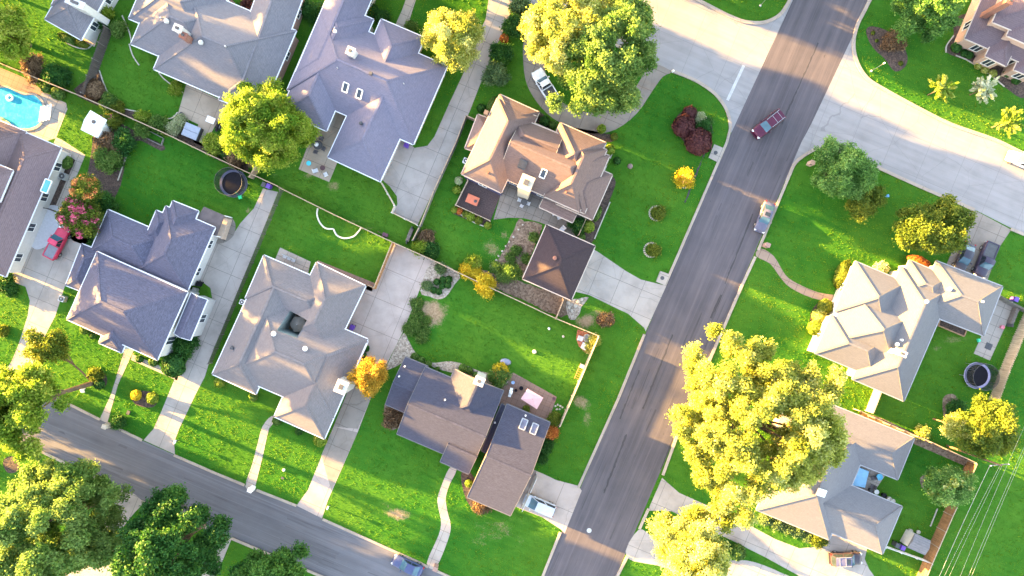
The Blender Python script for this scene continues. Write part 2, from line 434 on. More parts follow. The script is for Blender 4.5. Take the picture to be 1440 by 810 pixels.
def curbs():
    K = M['curb']
    strip('kerb', [(1027, 180), (1022, 200), (935, 401)], .38, .12, K, .008)
    strip('kerb', [(906, 470), (870, 559), (849, 606), (813, 686)], .38, .12, K, .008)
    strip('kerb', [(788, 748), (764, 808), (700, 958)], .38, .12, K, .008)
    strip('kerb', [(1110, 246), (1066, 352)], .4, .12, K, .008)
    strip('kerb', [(1062, 361), (1043, 402), (954, 607), (932, 668)], .4, .12, K, .008)
    strip('kerb', [(912, 715), (899, 744)], .4, .12, K, .008)
    strip('kerb', [(882, 782), (869, 808), (806, 960)], .4, .12, K, .008)
    strip('kerb', [(1116, -12), (1106, 8), (1095, 22), (1077, 31), (1057, 32), (1033, 26), (981, 0), (760, -118)], .5, .12, K, .008, 4)
    strip('kerb', [(1027, 180), (1025, 165), (1019, 150), (1005, 132), (979, 114), (945, 100)], .45, .12, K, .008, 4)
    strip('kerb', [(908, 84), (800, 32), (760, 10)], .42, .12, K, .008)
    strip('kerb', [(1278, -120), (1223, 0), (1206, 34), (1200, 62), (1205, 88), (1218, 109), (1238, 123), (1285, 149), (1337, 175), (1399, 197), (1445, 219), (1600, 290)], .5, .12, K, .008, 4)
    strip('kerb', [(1110, 246), (1119, 228), (1140, 213), (1155, 208), (1180, 212), (1228, 233), (1301, 266), (1370, 295)], .45, .12, K, .008, 4)
    strip('kerb', [(1421, 322), (1440, 330), (1600, 400)], .42, .12, K, .008)
    for a in ([(60, 551), (83, 561), (141, 590)], [(151, 595), (200, 619)], [(245, 640), (300, 664), (344, 682)], [(361, 689), (417, 711)], [(454, 730), (590, 791), (602, 797)], [(615, 803), (660, 824), (760, 870)],
              [(-120, 556), (0, 608), (23, 618), (88, 649), (160, 685)], [(200, 705), (220, 713)], [(245, 723), (307, 749)], [(326, 757), (383, 781), (456, 812), (580, 868)]):
        strip('kerb', a, .36, .12, K, .008)
curbs()
# ---- driveways, paths, patios
D = M['drive']; Z1, Z2, Z3 = .012, .016, .020
sheet('driveway', [(15, 396), (28, 343), (42, 311), (55, 285), (95, 303), (122, 320), (136, 336), (112, 350), (92, 400), (78, 444), (62, 475), (38, 541), (4, 526), (16, 509), (26, 485), (39, 444), (42, 423), (36, 403)], D, Z1)
sheet('driveway', [(370, 265), (391, 270), (339, 400), (300, 491), (288, 530), (275, 555), (252, 603), (245, 622), (246, 639), (202, 619), (216, 603), (228, 576), (246, 532), (259, 517), (276, 478), (290, 452), (300, 430), (296, 405), (284, 396), (264, 400), (262, 330), (316, 318), (331, 325), (338, 314), (357, 293)], D, Z1)
sheet('driveway', [(552, 341), (609, 366), (590, 408), (566, 468), (539, 522), (521, 561), (503, 608), (461, 704), (453, 729), (417, 711), (433, 689), (448, 652), (469, 600), (487, 555), (505, 517), (513, 482), (470, 462), (500, 395), (526, 404)], M['drive3'], Z1)
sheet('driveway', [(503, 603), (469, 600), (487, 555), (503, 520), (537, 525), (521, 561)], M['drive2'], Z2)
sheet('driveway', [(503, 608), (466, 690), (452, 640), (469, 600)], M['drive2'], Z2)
sheet('driveway', [(756, 663), (770, 669), (782, 675), (813, 683), (818, 690), (794, 750), (788, 744), (762, 727), (733, 716), (712, 706), (730, 650)], M['drive3'], Z1)
sheet('driveway', [(828, 348), (839, 353), (880, 381), (901, 393), (937, 402), (908, 466), (906, 461), (883, 441), (870, 435), (829, 415), (800, 408)], D, Z1)
sheet('driveway', [(690, -30), (687, 0), (683, 26), (673, 49), (655, 96), (632, 145), (611, 192), (601, 205), (583, 208), (560, 190), (534, 250), (548, 262), (558, 276), (559, 287), (552, 299), (587, 317), (636, 210), (660, 158), (681, 104), (702, 57), (717, 21), (732, -30)], M['drive'], Z1)
ring = [(760, 8), (743, 30), (736, 60), (736, 90), (741, 119), (756, 145), (777, 166), (803, 179), (834, 188), (866, 182), (896, 159), (918, 127), (932, 108), (944, 101), (926, 91), (914, 92), (903, 108), (890, 128), (870, 148), (845, 158), (815, 156), (790, 143), (773, 122), (766, 95), (768, 66), (776, 40), (790, 26)]
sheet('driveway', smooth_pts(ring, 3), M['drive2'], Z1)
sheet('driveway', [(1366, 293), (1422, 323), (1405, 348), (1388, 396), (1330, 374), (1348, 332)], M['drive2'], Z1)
sheet('driveway', [(931, 672), (955, 693), (1000, 713), (1051, 737), (1090, 758), (1124, 771), (1147, 769), (1160, 758), (1180, 745), (1222, 760), (1216, 786), (1222, 800), (1240, 825), (1150, 825), (1124, 810), (1077, 784), (1031, 761), (971, 732), (945, 719), (911, 718)], M['drive'], Z1, 0)
sheet('driveway', smooth_pts([(898, 745), (920, 757), (945, 770), (1000, 789), (1050, 788), (1100, 806), (1150, 835), (1000, 840), (940, 800), (881, 784)], 4), M['drive'], Z1)
sheet('driveway', smooth_pts([(161, 686), (200, 704), (184, 727), (160, 765), (150, 830), (80, 830), (110, 780), (150, 730)], 3), M['drive'], Z1)
sheet('driveway', [(218, 713), (246, 724), (222, 790), (190, 790)], D, Z1)
sheet('driveway', [(307, 748), (326, 757), (296, 830), (270, 830)], D, Z1)
sheet('driveway', [(-30, 785), (0, 787), (40, 800), (30, 840), (-40, 840)], D, Z1)
PT = M['path']
sheet('path', [(176, 489), (189, 491), (166, 541), (151, 595), (140, 590), (156, 555)], PT, Z2)
sheet('path', [(186, 498), (252, 526), (249, 535), (184, 506)], PT, Z1)
sheet('path', smooth_pts([(369, 600), (382, 585), (392, 590), (379, 602), (370, 640), (360, 680), (357, 690), (345, 684), (354, 655), (362, 625)], 3), PT, Z2)
sheet('path', smooth_pts([(632, 658), (642, 661), (632, 682), (627, 700), (629, 718), (634, 740), (629, 762), (613, 798), (600, 792), (617, 752), (620, 732), (615, 706), (619, 688)], 3), PT, Z2)
sheet('path', [(574, -10), (588, -10), (579, 18), (573, 39), (556, 35), (565, 15)], PT, Z2)
sheet('path', smooth_pts([(1069, 349), (1088, 360), (1104, 386), (1120, 398), (1150, 411), (1178, 416), (1172, 424), (1142, 419), (1112, 405), (1098, 391), (1083, 371), (1063, 360)], 3), M['pathtan'], Z2)
sheet('path', [(114, 57), (133, 66), (160, -10), (140, -10)], PT, Z2)
sheet('patio', [(459, 184), (441, 183), (420, 238), (463, 256), (480, 215), (495, 160), (470, 150)], M['patio'], Z1)
sheet('patio', [(262, 118), (250, 161), (279, 175), (272, 200), (287, 207), (303, 176), (312, 180), (330, 150)], M['patio'], Z1)
sheet('patio', [(394, 348), (437, 368), (432, 390), (384, 372)], M['path'], Z1)
sheet('patio', [(447, 366), (527, 398), (523, 410), (441, 380)], M['brickpave'], Z1)
sheet('patio', [(1404, 419), (1427, 429), (1392, 507), (1369, 497)], M['path'], Z1)
sheet('patio', [(703, 262), (703, 277), (694, 309), (716, 306), (737, 307), (757, 312), (790, 324), (808, 334), (826, 306), (780, 270), (730, 245)], M['flag'], Z1)
sheet('patio', [(-30, 95), (0, 97), (36, 111), (64, 130), (93, 145), (95, 153), (79, 194), (60, 200), (-30, 200)], M['path'], Z1)
sheet('patio', [(-30, 92), (0, 95), (36, 110), (62, 128), (50, 140), (30, 131), (8, 122), (-30, 125)], M['brickpave'], Z2)
sheet('path', [(79, 193), (88, 197), (120, 218), (88, 297), (78, 290), (106, 225), (74, 205)], PT, Z2)
sheet('patio', smooth_pts([(41, 325), (60, 293), (82, 290), (92, 306), (76, 335), (60, 349), (46, 348)], 4), simple('white_slab', (.47, .47, .5), .7, .08), Z3)
sheet('patio', [(709, 530), (722, 524), (783, 558), (768, 602), (700, 570)], M['brickpave'], Z1)
sheet('patio', smooth_pts([(842, 473), (812, 463), (810, 476), (814, 487), (822, 495), (829, 499)], 1), M['redpatio'], Z1)
sheet('patio', [(1204, 652), (1245, 668), (1222, 702), (1192, 690)], M['path'], Z1)
sheet('patio', [(657, 252), (640, 288), (690, 310), (704, 274)], wood('dark_deck', (.075, .055, .055), VA, .5), .05)
sheet('path', [(1166, 420), (1186, 424), (1158, 475), (1146, 470)], M['brickpave'], Z1)
sheet('storm_drain', [(1004, 203), (1018, 209), (1010, 229), (996, 222)], M['path'], .135)
sheet('storm_drain', [(928, 381), (942, 386), (936, 402), (922, 396)], M['path'], .135)
for cx, cy in ((1006, 215), (931, 391)):
    m = MB(); p = P(cx, cy); m.lathe((p.x, p.y, .136), [(.3, 0), (.3, .02), (.26, .03)], 16); tag(m.build('drain_cover', M['dark']), 'round dark iron cover in the concrete kerb inlet ' + ('by the maroon bushes' if cy < 300 else 'by the brown garage driveway'), 'manhole cover', 'drain covers on kerb inlets')
TAR = asphalt('asphalt_patch', (.05, .046, .05), math.radians(67))
for q in ([(1013, 414), (1016, 415), (1001, 448), (998, 447)], [(968, 560), (969.5, 561), (930, 660), (928.5, 659)], [(898, 520), (899.5, 521), (872, 590), (870.5, 589)], [(990, 215), (991.5, 216), (964, 285), (962.5, 284)], [(880, 610), (882, 611), (850, 694), (848, 693)], [(1058, 300), (1059.5, 301), (1020, 400), (1018.5, 399)], [(945, 470), (947, 471), (905, 575), (903, 574)], [(1150, 60), (1151.5, 61), (1100, 175), (1098.5, 174)]):
    sheet('road_patch', q, TAR, .0125, ragged=.35)
p = P(828.5, 746); m = MB(); m.lathe((p.x, p.y, .008), [(.36, 0), (.36, .012), (.32, .018)], 20); tag(m.build('manhole_cover', M['linepaint']), 'pale round manhole cover in the middle of the dark road', 'manhole cover')
# ---- beds
sheet('mulch_bed', [(1218, 42), (1225, 37), (1240, 40), (1255, 48), (1268, 62), (1276, 78), (1274, 92), (1264, 100), (1255, 98), (1244, 83), (1230, 70), (1221, 56)], M['mulch'], Z1, 4)
sheet('mulch_bed', [(1340, 28), (1363, 20), (1362, 50), (1420, 80), (1440, 100), (1440, 138), (1412, 122), (1390, 104), (1362, 86), (1344, 80), (1329, 72), (1331, 62), (1341, 48)], M['mulch'], Z1, 4)
sheet('mulch_bed', [(948, 178), (955, 160), (975, 155), (1000, 172), (998, 200), (980, 216), (962, 200)], M['mulch'], Z1, 4)
sheet('mulch_bed', [(110, 136), (122, 112), (140, 100), (150, 128), (164, 148), (186, 156), (215, 168), (238, 172), (256, 160), (272, 196), (320, 210), (330, 205), (350, 240), (300, 222), (232, 186)], M['mulch'], Z1, 3)
sheet('mulch_bed', [(136, 166), (160, 168), (200, 190), (230, 204), (226, 212), (186, 198), (170, 260), (150, 300), (135, 345), (92, 330), (100, 290), (124, 240)], M['mulch'], Z1, 3)
sheet('mulch_bed', [(82, 212), (106, 224), (78, 292), (62, 292)], M['mulch'], Z1)
sheet('gravel_bed', [(609, 367), (646, 386), (640, 399), (633, 410), (626, 418), (616, 421), (604, 417), (591, 409)], M['gravel'], Z2, 3)
sheet('gravel_bed', [(566, 470), (574, 478), (583, 494), (596, 507), (612, 510), (632, 508), (652, 512), (672, 521), (690, 524), (708, 521), (716, 526), (712, 540), (690, 540), (660, 530), (620, 520), (580, 506), (556, 516), (546, 520), (541, 522)], M['gravel'], Z2, 4)
sheet('soil_bed', [(730, 308), (738, 311), (762, 316), (752, 345), (742, 370), (738, 388), (715, 385), (698, 378), (700, 366), (712, 345), (722, 325)], M['soil'], Z1, 4, ragged=.5)
sheet('soil_bed', [(676, 378), (700, 386), (738, 398), (806, 424), (790, 446), (740, 424), (700, 407), (672, 392)], M['soil'], Z1, 2, ragged=.6)
sheet('gravel_bed', [(796, 424), (812, 420), (828, 418), (818, 432), (812, 446), (800, 448)], M['gravel'], Z2, 3, ragged=.5)
sheet('mulch_bed', [(186, 552), (208, 550), (222, 560), (216, 572), (200, 572), (188, 566)], M['mulch'], Z1, 4)
sheet('mulch_bed', [(134, 526), (146, 524), (151, 535), (146, 546), (134, 546), (129, 536)], M['mulch'], Z1, 4)
sheet('mulch_bed', [(4, 650), (12, 642), (24, 644), (28, 655), (22, 664), (10, 664)], M['mulch'], Z1, 4)
sheet('mulch_bed', [(690, 310), (640, 289), (636, 300), (688, 322)], M['mulch'], Z1)
sheet('mulch_bed', [(826, 308), (838, 296), (856, 250), (866, 256), (858, 280), (846, 312), (832, 342), (822, 338)], M['mulch'], Z1, 3)
sheet('mulch_bed', [(742, 166), (756, 154), (776, 172), (800, 178), (862, 190), (858, 200), (800, 190)], M['mulch'], Z1, 2)
sheet('mulch_bed', [(296, 406), (300, 430), (290, 452), (276, 478), (256, 516), (222, 505), (250, 460), (275, 420)], M['lawn'], Z1)
sheet('mulch_bed', [(540, 572), (548, 570), (572, 582), (556, 604), (548, 600)], M['soil'], Z1, 3, ragged=.5)
sheet('mulch_bed', [(648, 668), (660, 662), (682, 700), (684, 718), (672, 720), (656, 704)], M['mulch'], Z1, 3)
sheet('mulch_bed', [(774, 590), (784, 586), (786, 600), (768, 640), (756, 650), (760, 625)], M['mulch'], Z1, 3)
sheet('mulch_bed', [(1140, 440), (1160, 418), (1172, 430), (1160, 470), (1142, 472)], M['mulch'], Z1, 3)
sheet('mulch_bed', [(1326, 560), (1340, 554), (1348, 566), (1342, 590), (1328, 588)], M['soil'], Z1, 3)
sheet('mulch_bed', [(1294, 672), (1306, 668), (1310, 682), (1298, 688)], M['soil'], Z1, 3)
sheet('soil_bed', [(1357, 652), (1372, 656), (1308, 796), (1296, 788), (1330, 714)], simple('red_soil', (.14, .06, .035), .95, .4, 5), Z1)
sheet('mulch_bed', [(1210, 578), (1240, 588), (1375, 652), (1368, 660), (1206, 590)], M['soil'], Z1)
# thin pale edgings round the beds and lawns
E = M['stone']
for pts in ([(140, 99), (148, 122), (158, 140), (172, 152), (200, 158)], [(182, 62), (187, 78), (196, 92)], [(172, 22), (182, 45), (186, 64)], [(222, 100), (232, 112), (258, 131)], [(234, 168), (244, 165), (250, 158)],
            [(83, 50), (95, 61), (112, 68), (124, 68), (131, 62)], [(186, 198), (176, 225), (166, 254)], [(447, 293), (446, 302), (450, 313), (458, 321), (469, 322)], [(469, 322), (474, 331), (484, 335), (496, 333), (503, 327), (508, 320)],
            [(1344, 78), (1362, 86), (1390, 104), (1412, 122)], [(1341, 50), (1331, 64), (1330, 74)], [(645, 300), (665, 312), (688, 321)], [(1318, 715), (1308, 740)], [(858, 284), (846, 312), (836, 336)], [(830, 290), (850, 240), (862, 214)]):
    strip('edging', pts, .16 if pts[0] not in ((447, 293), (469, 322)) else .22, .08, E if pts[0] not in ((447, 293), (469, 322)) else M['offwhite'], .012, 5)
# ================================================================ houses
class Blk:
    """one roof body: eave rectangle traced at eave height, hipped or gabled, over its walls"""
    def __init__(s, A, B, d, ze=2.9, pitch=.5, ax=None, ends='hh', off=None, wall=True, over=.45, g=.3):
        a, b = P(*A, ze).xy, P(*B, ze).xy
        e = (b - a); L = e.length; e /= L; n = Vector((e.y, -e.x)); w = d / S * (HC - ze) / HC
        if w < 0: a = a + n * w; w = -w      # keep n pointing from the A-B side into the body
        s.swap = False
        if ax is None: ax = 'a' if L >= w else 'd'
        # local frame: o, u along the ridge, v across
        if ax == 'a': s.o, s.u, s.v, s.L, s.W = a, e, n, L, w
        else: s.o, s.u, s.v, s.L, s.W = a, n, e, w, L
        s.ze, s.p, s.ends = ze, pitch, ends
        s.off = s.W / 2 if off is None else off / S * (HC - ze) / HC
        s.over, s.wall = over, wall
        s.hl = min(s.off, s.L / 2 - .01) if ends[0] == 'h' else 0.0
        s.hr = min(s.off, s.L / 2 - .01) if ends[1] == 'h' else 0.0
        s.zr = ze + pitch * s.off; s.z2 = s.zr - pitch * (s.W - s.off)
    def w(s, x, y, z): q = s.o + s.u * x + s.v * y; return (q.x, q.y, z)
    def loc(s, q): d = Vector((q[0], q[1])) - s.o; return d.dot(s.u), d.dot(s.v)
    def inside(s, q, m=0.0):
        x, y = s.loc(q); return -m < x < s.L + m and -m < y < s.W + m
    def h(s, q):
        if not s.inside(q): return -1
        x, y = s.loc(q); z = min(s.ze + s.p * y, s.zr - s.p * (y - s.off))
        if s.ends[0] == 'h': z = min(z, s.ze + (s.zr - s.ze) * x / max(s.hl, .01))
        if s.ends[1] == 'h': z = min(z, s.ze + (s.zr - s.ze) * (s.L - x) / max(s.hr, .01))
        return z
    def roof(s, m):
        ft = .2
        t = [s.w(0, 0, s.ze), s.w(s.L, 0, s.ze), s.w(s.L, s.W, s.z2), s.w(0, s.W, s.z2), s.w(s.hl, s.off, s.zr), s.w(s.L - s.hr, s.off, s.zr)]
        b = [(x, y, z - ft) for x, y, z in t[:4]]
        fl = s.u.x * s.v.y - s.u.y * s.v.x > 0
        fs = [(0, 1, 5, 4), (2, 3, 4, 5), (1, 2, 5), (3, 0, 4), (9, 8, 7, 6)] + [(i, 6 + i, 6 + (i + 1) % 4, (i + 1) % 4) for i in range(4)]
        fs = [tuple(reversed(f)) if not fl else f for f in fs]
        mi = [0, 0, 0 if s.ends[1] == 'h' else 1, 0 if s.ends[0] == 'h' else 1, 2, 2, 2, 2, 2]
        for f, k in zip(fs, mi): m.add([(t + b)[i] for i in f], [tuple(range(len(f)))], k)
    def caps(s, m):
        R1, R2 = Vector(s.w(s.hl, s.off, s.zr)), Vector(s.w(s.L - s.hr, s.off, s.zr)); up = Vector((0, 0, .015))
        if (R2 - R1).length > .3: m.beam(R1 + up, R2 + up, .3, .05)
        for R, e, i, j in ((R1, s.ends[0], s.w(0, 0, s.ze), s.w(0, s.W, s.z2)), (R2, s.ends[1], s.w(s.L, 0, s.ze), s.w(s.L, s.W, s.z2))):
            if e == 'h':
                for c in (i, j): m.beam(R + up, Vector(c) + up, .26, .05)
    def gutters(s, m, free):
        e = [((0, 0), (s.L, 0), s.ze, s.ze), ((s.L, 0), (s.L, s.W), s.ze, s.z2), ((s.L, s.W), (0, s.W), s.z2, s.z2), ((0, s.W), (0, 0), s.z2, s.ze)]
        for k, (p, q, z1, z2) in enumerate(e):
            gable = (k == 1 and s.ends[1] == 'g') or (k == 3 and s.ends[0] == 'g')
            P1, P2 = Vector(s.w(*p, z1)), Vector(s.w(*q, z2)); mid = s.o + s.u * s.L / 2 + s.v * s.W / 2
            n = Vector((P2.y - P1.y, P1.x - P2.x, 0)).normalized()
            if n.xy.dot((P1.xy + P2.xy) / 2 - mid) < 0: n = -n
            if gable:
                R = Vector(s.w(s.hl if k == 3 else s.L - s.hr, s.off, s.zr))
                for c in (P1, P2): m.beam(c + n * .03 - Vector((0, 0, .06)), R + n * .03 - Vector((0, 0, .06)), .07, .16)
            else:
                m.beam(P1 + n * .065 - Vector((0, 0, .07)), P2 + n * .065 - Vector((0, 0, .07)), .13, .13)
    def walls(s, m, j):
        i = s.over + .015 * j; zt = min(s.ze, s.z2) - .19
        if not s.wall: return
        pts = [s.w(i, i, 0)[:2], s.w(s.L - i, i, 0)[:2], s.w(s.L - i, s.W - i, 0)[:2], s.w(i, s.W - i, 0)[:2]]
        m.prism(pts, -.02, zt)

def house(name, label, blks, shing, wallm, trim, gable=None, cut=None, windows=True, cat='house'):
    c = sum((b.o + b.u * b.L / 2 + b.v * b.W / 2 for b in blks), Vector((0, 0))) / len(blks)
    root = thing(name, label, cat, (c.x, c.y, 0))
    for i, b in enumerate(blks):
        b.ze += .004 * i; b.zr += .004 * i; b.z2 += .004 * i
    r = MB(); w = MB(); g = MB(); cp = MB()
    for i, b in enumerate(blks):
        b.roof(r); b.walls(w, i); b.gutters(g, None); b.caps(cp)
    obs = [r.build('roof', [shing, gable or wallm, trim], root), w.build('wall', wallm, root), g.build('gutter', trim, root), cp.build('ridge_cap', shing, root)]
    hf = lambda q: max(b.h(q) for b in blks)
    if cut:
        q = [P(x, y, z).xy for x, y, z in cut]; off = root.location
        for o in obs:
            bm = bmesh.new(); bm.from_mesh(o.data); cen = sum(q, Vector((0, 0))) / 4
            for k in range(4):
                a, b2 = q[k], q[(k + 1) % 4]; d = b2 - a; n = Vector((d.y, -d.x, 0)).normalized()
                bmesh.ops.bisect_plane(bm, geom=bm.verts[:] + bm.edges[:] + bm.faces[:], dist=1e-5, plane_co=(a.x - off.x, a.y - off.y, 0), plane_no=n)
            dead = []
            for f in bm.faces:
                cc = f.calc_center_median(); p2 = Vector((cc.x + off.x, cc.y + off.y)); ins = True
                for k in range(4):
                    a, b2 = q[k], q[(k + 1) % 4]; d = b2 - a; n = Vector((d.y, -d.x))
                    if (p2 - a).dot(n) * (cen - a).dot(n) <= 0: ins = False
                if ins: dead.append(f)
            bmesh.ops.delete(bm, geom=dead, context='FACES'); bm.to_mesh(o.data); bm.free()
        m = MB(); cen = sum(q, Vector((0, 0))) / 4
        for k in range(4):
            a, b2 = q[k], q[(k + 1) % 4]; n = 14
            for t in range(n):
                p1, p2 = a.lerp(b2, t / n), a.lerp(b2, (t + 1) / n)
                h1, h2 = hf(p1 + (p1 - cen) * .01), hf(p2 + (p2 - cen) * .01)
                m.add([(p1.x, p1.y, 0), (p2.x, p2.y, 0), (p2.x, p2.y, h2 + .03), (p1.x, p1.y, h1 + .03)], [(0, 1, 2, 3)])
        m.build('courtyard_wall', M['courtwall'], root)
    if windows:
        for j, b in enumerate(blks):
            if not b.wall or b.ze > 4.6: continue
            i = b.over + .015 * j
            cs = [b.w(i, i, 0), b.w(b.L - i, i, 0), b.w(b.L - i, b.W - i, 0), b.w(i, b.W - i, 0)]
            mid = b.o + b.u * b.L / 2 + b.v * b.W / 2
            for k in range(4):
                a, e = Vector(cs[k][:2]), Vector(cs[(k + 1) % 4][:2]); L = (e - a).length
                if L < 2.2: continue
                d = (e - a) / L; n = Vector((d.y, -d.x))
                if n.dot((a + e) / 2 - mid) < 0: n = -n
                cnt = max(1, int(L / 4.2))
                for t in range(cnt):
                    q = a + d * L * (t + .5) / cnt
                    if n.dot(-q) < 8 or any(o is not b and o.inside(q + n * .5, .2) for o in blks): continue
                    ang = math.atan2(d.y, d.x); zt = min(b.ze, b.z2) - .75
                    f = MB(); hw = .62
                    for x0, z0, x1, z1 in ((-hw, .95, hw, .95), (-hw, zt, hw, zt), (-hw, .95, -hw, zt), (hw, .95, hw, zt), (0, .95, 0, zt)):
                        A = q + d * x0 + n * .035; B = q + d * x1 + n * .035
                        f.beam((A.x, A.y, z0), (B.x, B.y, z1), .07, .09)
                    fo = f.build('window', M['white'], root)
                    pm = MB(); A = q - d * hw + n * .018; B = q + d * hw + n * .018
                    pm.beam((A.x, A.y, (.95 + zt) / 2), (B.x, B.y, (.95 + zt) / 2), .02, zt - .95); pm.build('pane', M['glass'], fo)
    root_h[root.name] = (root, blks, hf)
    return root
root_h = {}

def on_roof(root, px, py):
    r, blks, hf = root_h[root.name]; z = 3.5
    for _ in range(8):
        q = P(px, py, z); h = hf((q.x, q.y))
        if h < 0: break
        z = h
    return P(px, py, z)
def vent(root, px, py, kind='pipe', r=.16, h=.35, mat=None):
    p = on_roof(root, px, py); m = MB()
    if kind == 'pipe': m.lathe((p.x, p.y, p.z - .3), [(r * .7, 0), (r * .7, .3 + h), (r * .55, .3 + h)], 10)
    elif kind == 'turbine': m.lathe((p.x, p.y, p.z - .3), [(r * .7, 0), (r * .7, .45), (r * 1.1, .5), (r * 1.25, .62), (r, .78), (r * .4, .84)], 14)
    elif kind == 'box': m.box((p.x, p.y, p.z - .25), r * 2, r * 2, .25 + h, VA)
    return m.build('roof_vent', mat or M['pipe'], root)
def grad(root, p):
    hf = root_h[root.name][2]; e = .25
    return Vector(((hf((p.x + e, p.y)) - hf((p.x - e, p.y))) / (2 * e), (hf((p.x, p.y + e)) - hf((p.x, p.y - e))) / (2 * e)))
def skylight(root, px, py, w=.75, l=1.3, mat=None, framem=None):
    """a framed pane lying in the slope of the roof"""
    p = on_roof(root, px, py); g = grad(root, p)
    dn = g.normalized() if g.length > .05 else Vector((math.sin(-VA), math.cos(VA))); rt = Vector((dn.y, -dn.x))
    n = Vector((-g.x, -g.y, 1)).normalized(); a = Vector((dn.x, dn.y, g.length)).normalized() * l / 2; b = Vector((rt.x, rt.y, 0)) * w / 2
    f = MB(); c = p + n * .08
    for s1, s2 in ((-a - b, a - b), (-a + b, a + b), (-a - b, -a + b), (a - b, a + b)):
        f.beam(c + s1, c + s2, .14, .2)
    fo = f.build('skylight', framem or M['white'], root)
    q = MB(); c2 = p + n * .1
    q.add([c2 - a - b, c2 + a - b, c2 + a + b, c2 - a + b], [(0, 1, 2, 3)])
    q.build('pane', mat or M['glass'], fo)
def chimney(root, px, py, w, l, ztop, mat, capm=None, ang=None, base=None):
    """px,py: middle of the chimney's top"""
    t = P(px, py, ztop); a = VA if ang is None else ang
    m = MB(); z0 = base if base is not None else 1.0
    m.box((t.x, t.y, z0), w, l, ztop - z0, a)
    o = m.build('chimney', mat, root)
    c = MB(); c.box((t.x, t.y, ztop), w + .16, l + .16, .12, a); c.build('cap', capm or mat, o)
    f = MB(); f.box((t.x, t.y, ztop + .12), w * .4, l * .4, .22, a); f.build('flue', M['dark'], o)
    return o
def gdoor(root, a, b, h=2.2, n=2):
    """garage door on the wall from a to b (ground pixels of the wall line), panels outward"""
    A, B = P(*a).xy, P(*b).xy; d = (B - A); L = d.length; d /= L; nn = Vector((d.y, -d.x))
    if nn.dot(A - root.location.xy) < 0: nn = -nn
    for i in range(n):
        m = MB(); s0 = L * (i + .08) / n; s1 = L * (i + .92) / n
        for k in range(4):
            p, q = A + d * s0 + nn * .03, A + d * s1 + nn * .03; z = .02 + h / 4 * (k + .5)
            m.beam((p.x, p.y, z), (q.x, q.y, z), .05, h / 4 - .03)
        m.build('garage_door', M['white'], root)

SKYL = glassmat('skylight_lavender', (.12, .12, .17), .25)
SH = {'blue': shingle('shingle_blue_grey', (.16, .152, .205), .3), 'grey': shingle('shingle_grey', (.168, .16, .178), .32), 'brown': shingle('shingle_brown', (.165, .116, .105), .4), 'umber': shingle('shingle_umber', (.045, .033, .039), .45),
      'slate': shingle('shingle_dark_slate', (.1, .097, .14), .6), 'tan': shingle('shingle_warm_grey', (.172, .156, .16), .32), 'char': shingle('shingle_charcoal', (.053, .055, .083), .42),
      'rose': shingle('shingle_rose_brown', (.19, .135, .138), .32), 'mauve': shingle('shingle_mauve', (.135, .1, .112), .3), 'silver': shingle('shingle_silver_grey', (.155, .152, .16), .24), 'light': shingle('shingle_pale_grey', (.175, .166, .175), .26)}
B1 = brickmat('brick_pink', (.33, .2, .165), (.27, .16, .13), (.4, .36, .32)); B2 = brickmat('brick_tan', (.45, .3, .23), (.38, .24, .18), (.5, .44, .38))
B3 = brickmat('brick_red', (.26, .1, .07), (.2, .08, .055), (.3, .25, .2)); CH = brickmat('chimney_cream_brick', (.52, .45, .34), (.46, .38, .28), (.55, .5, .42))
SID = simple('siding_cream', (.5, .46, .4), .7, .08); SIDW = simple('siding_white', (.5, .49, .47), .6, .06); SIDB = simple('siding_navy', (.06, .055, .12), .6, .15)
M['courtwall'] = simple('courtyard_wall_teal_grey', (.22, .27, .27), .7, .2); M['cedar'] = simple('siding_dark_brown', (.1, .085, .085), .8, .2)
TW = simple('gutter_white', (.66, .66, .68), .5, .05); TG = simple('gutter_grey', (.3, .29, .3), .5, .08); TT = simple('gutter_tan', (.5, .4, .32), .5, .08)

hA = house('house', 'grey hip roofed house cut off at the top left corner', [
    Blk((63, 27), (114, 56), -96, 2.9, .42), Blk((72, 8), (124, 31), -60, 2.95, .5)], SH['grey'], SIDW, TW)
chimney(hA, 106, 4, 2.6, .9, 6.2, SIDW)
hB = house('house', 'large grey roofed house with pink brick side wall beside the blue grey house', [
    Blk((216, 97), (366, 161), -128, 2.9, .48), Blk((366, 161), (428, 2 - 12), -62, 2.95, .52), Blk((184, 62), (300, 111), -105, 2.85, .48), Blk((181, 26), (290, 72), -90, 2.8, .5)], SH['grey'], B1, TW)
chimney(hB, 250, 40, 1.1, .9, 7.4, SIDW); chimney(hB, 258, 50, .9, .8, 7.0, B3)
vent(hB, 236, 31, 'turbine', .3); vent(hB, 284, 61, 'turbine', .3); vent(hB, 227, 26, 'pipe'); vent(hB, 318, 66)
hC = house('house', 'big blue grey hip roofed house with a white chimney and two skylights', [
    Blk((404, 126), (581, 203), -120, 2.9, .5), Blk((395, 157), (459, 184), -170, 2.92, .5, 'd'), Blk((461, 221), (534.5, 255), -165, 2.9, .5, 'd'),
    Blk((415, 103), (482, -55), 58, 2.95, .5, 'a'), Blk((536, 27), (597, 53), 92, 2.9, .5, 'd')], SH['blue'], SID, TW)
chimney(hC, 493, 72, 1.0, 1.0, 6.6, SIDW); skylight(hC, 486, 123); skylight(hC, 505.5, 132)
vent(hC, 508, 174, 'turbine', .22, mat=M['dark']); vent(hC, 522, 104, 'box', .2, .4, M['dark']); vent(hC, 472, 45, 'turbine', .22, mat=M['white']); vent(hC, 471, 40, 'pipe', .14); vent(hC, 475, 96, 'pipe', .1); vent(hC, 568, 118, 'pipe', .1)
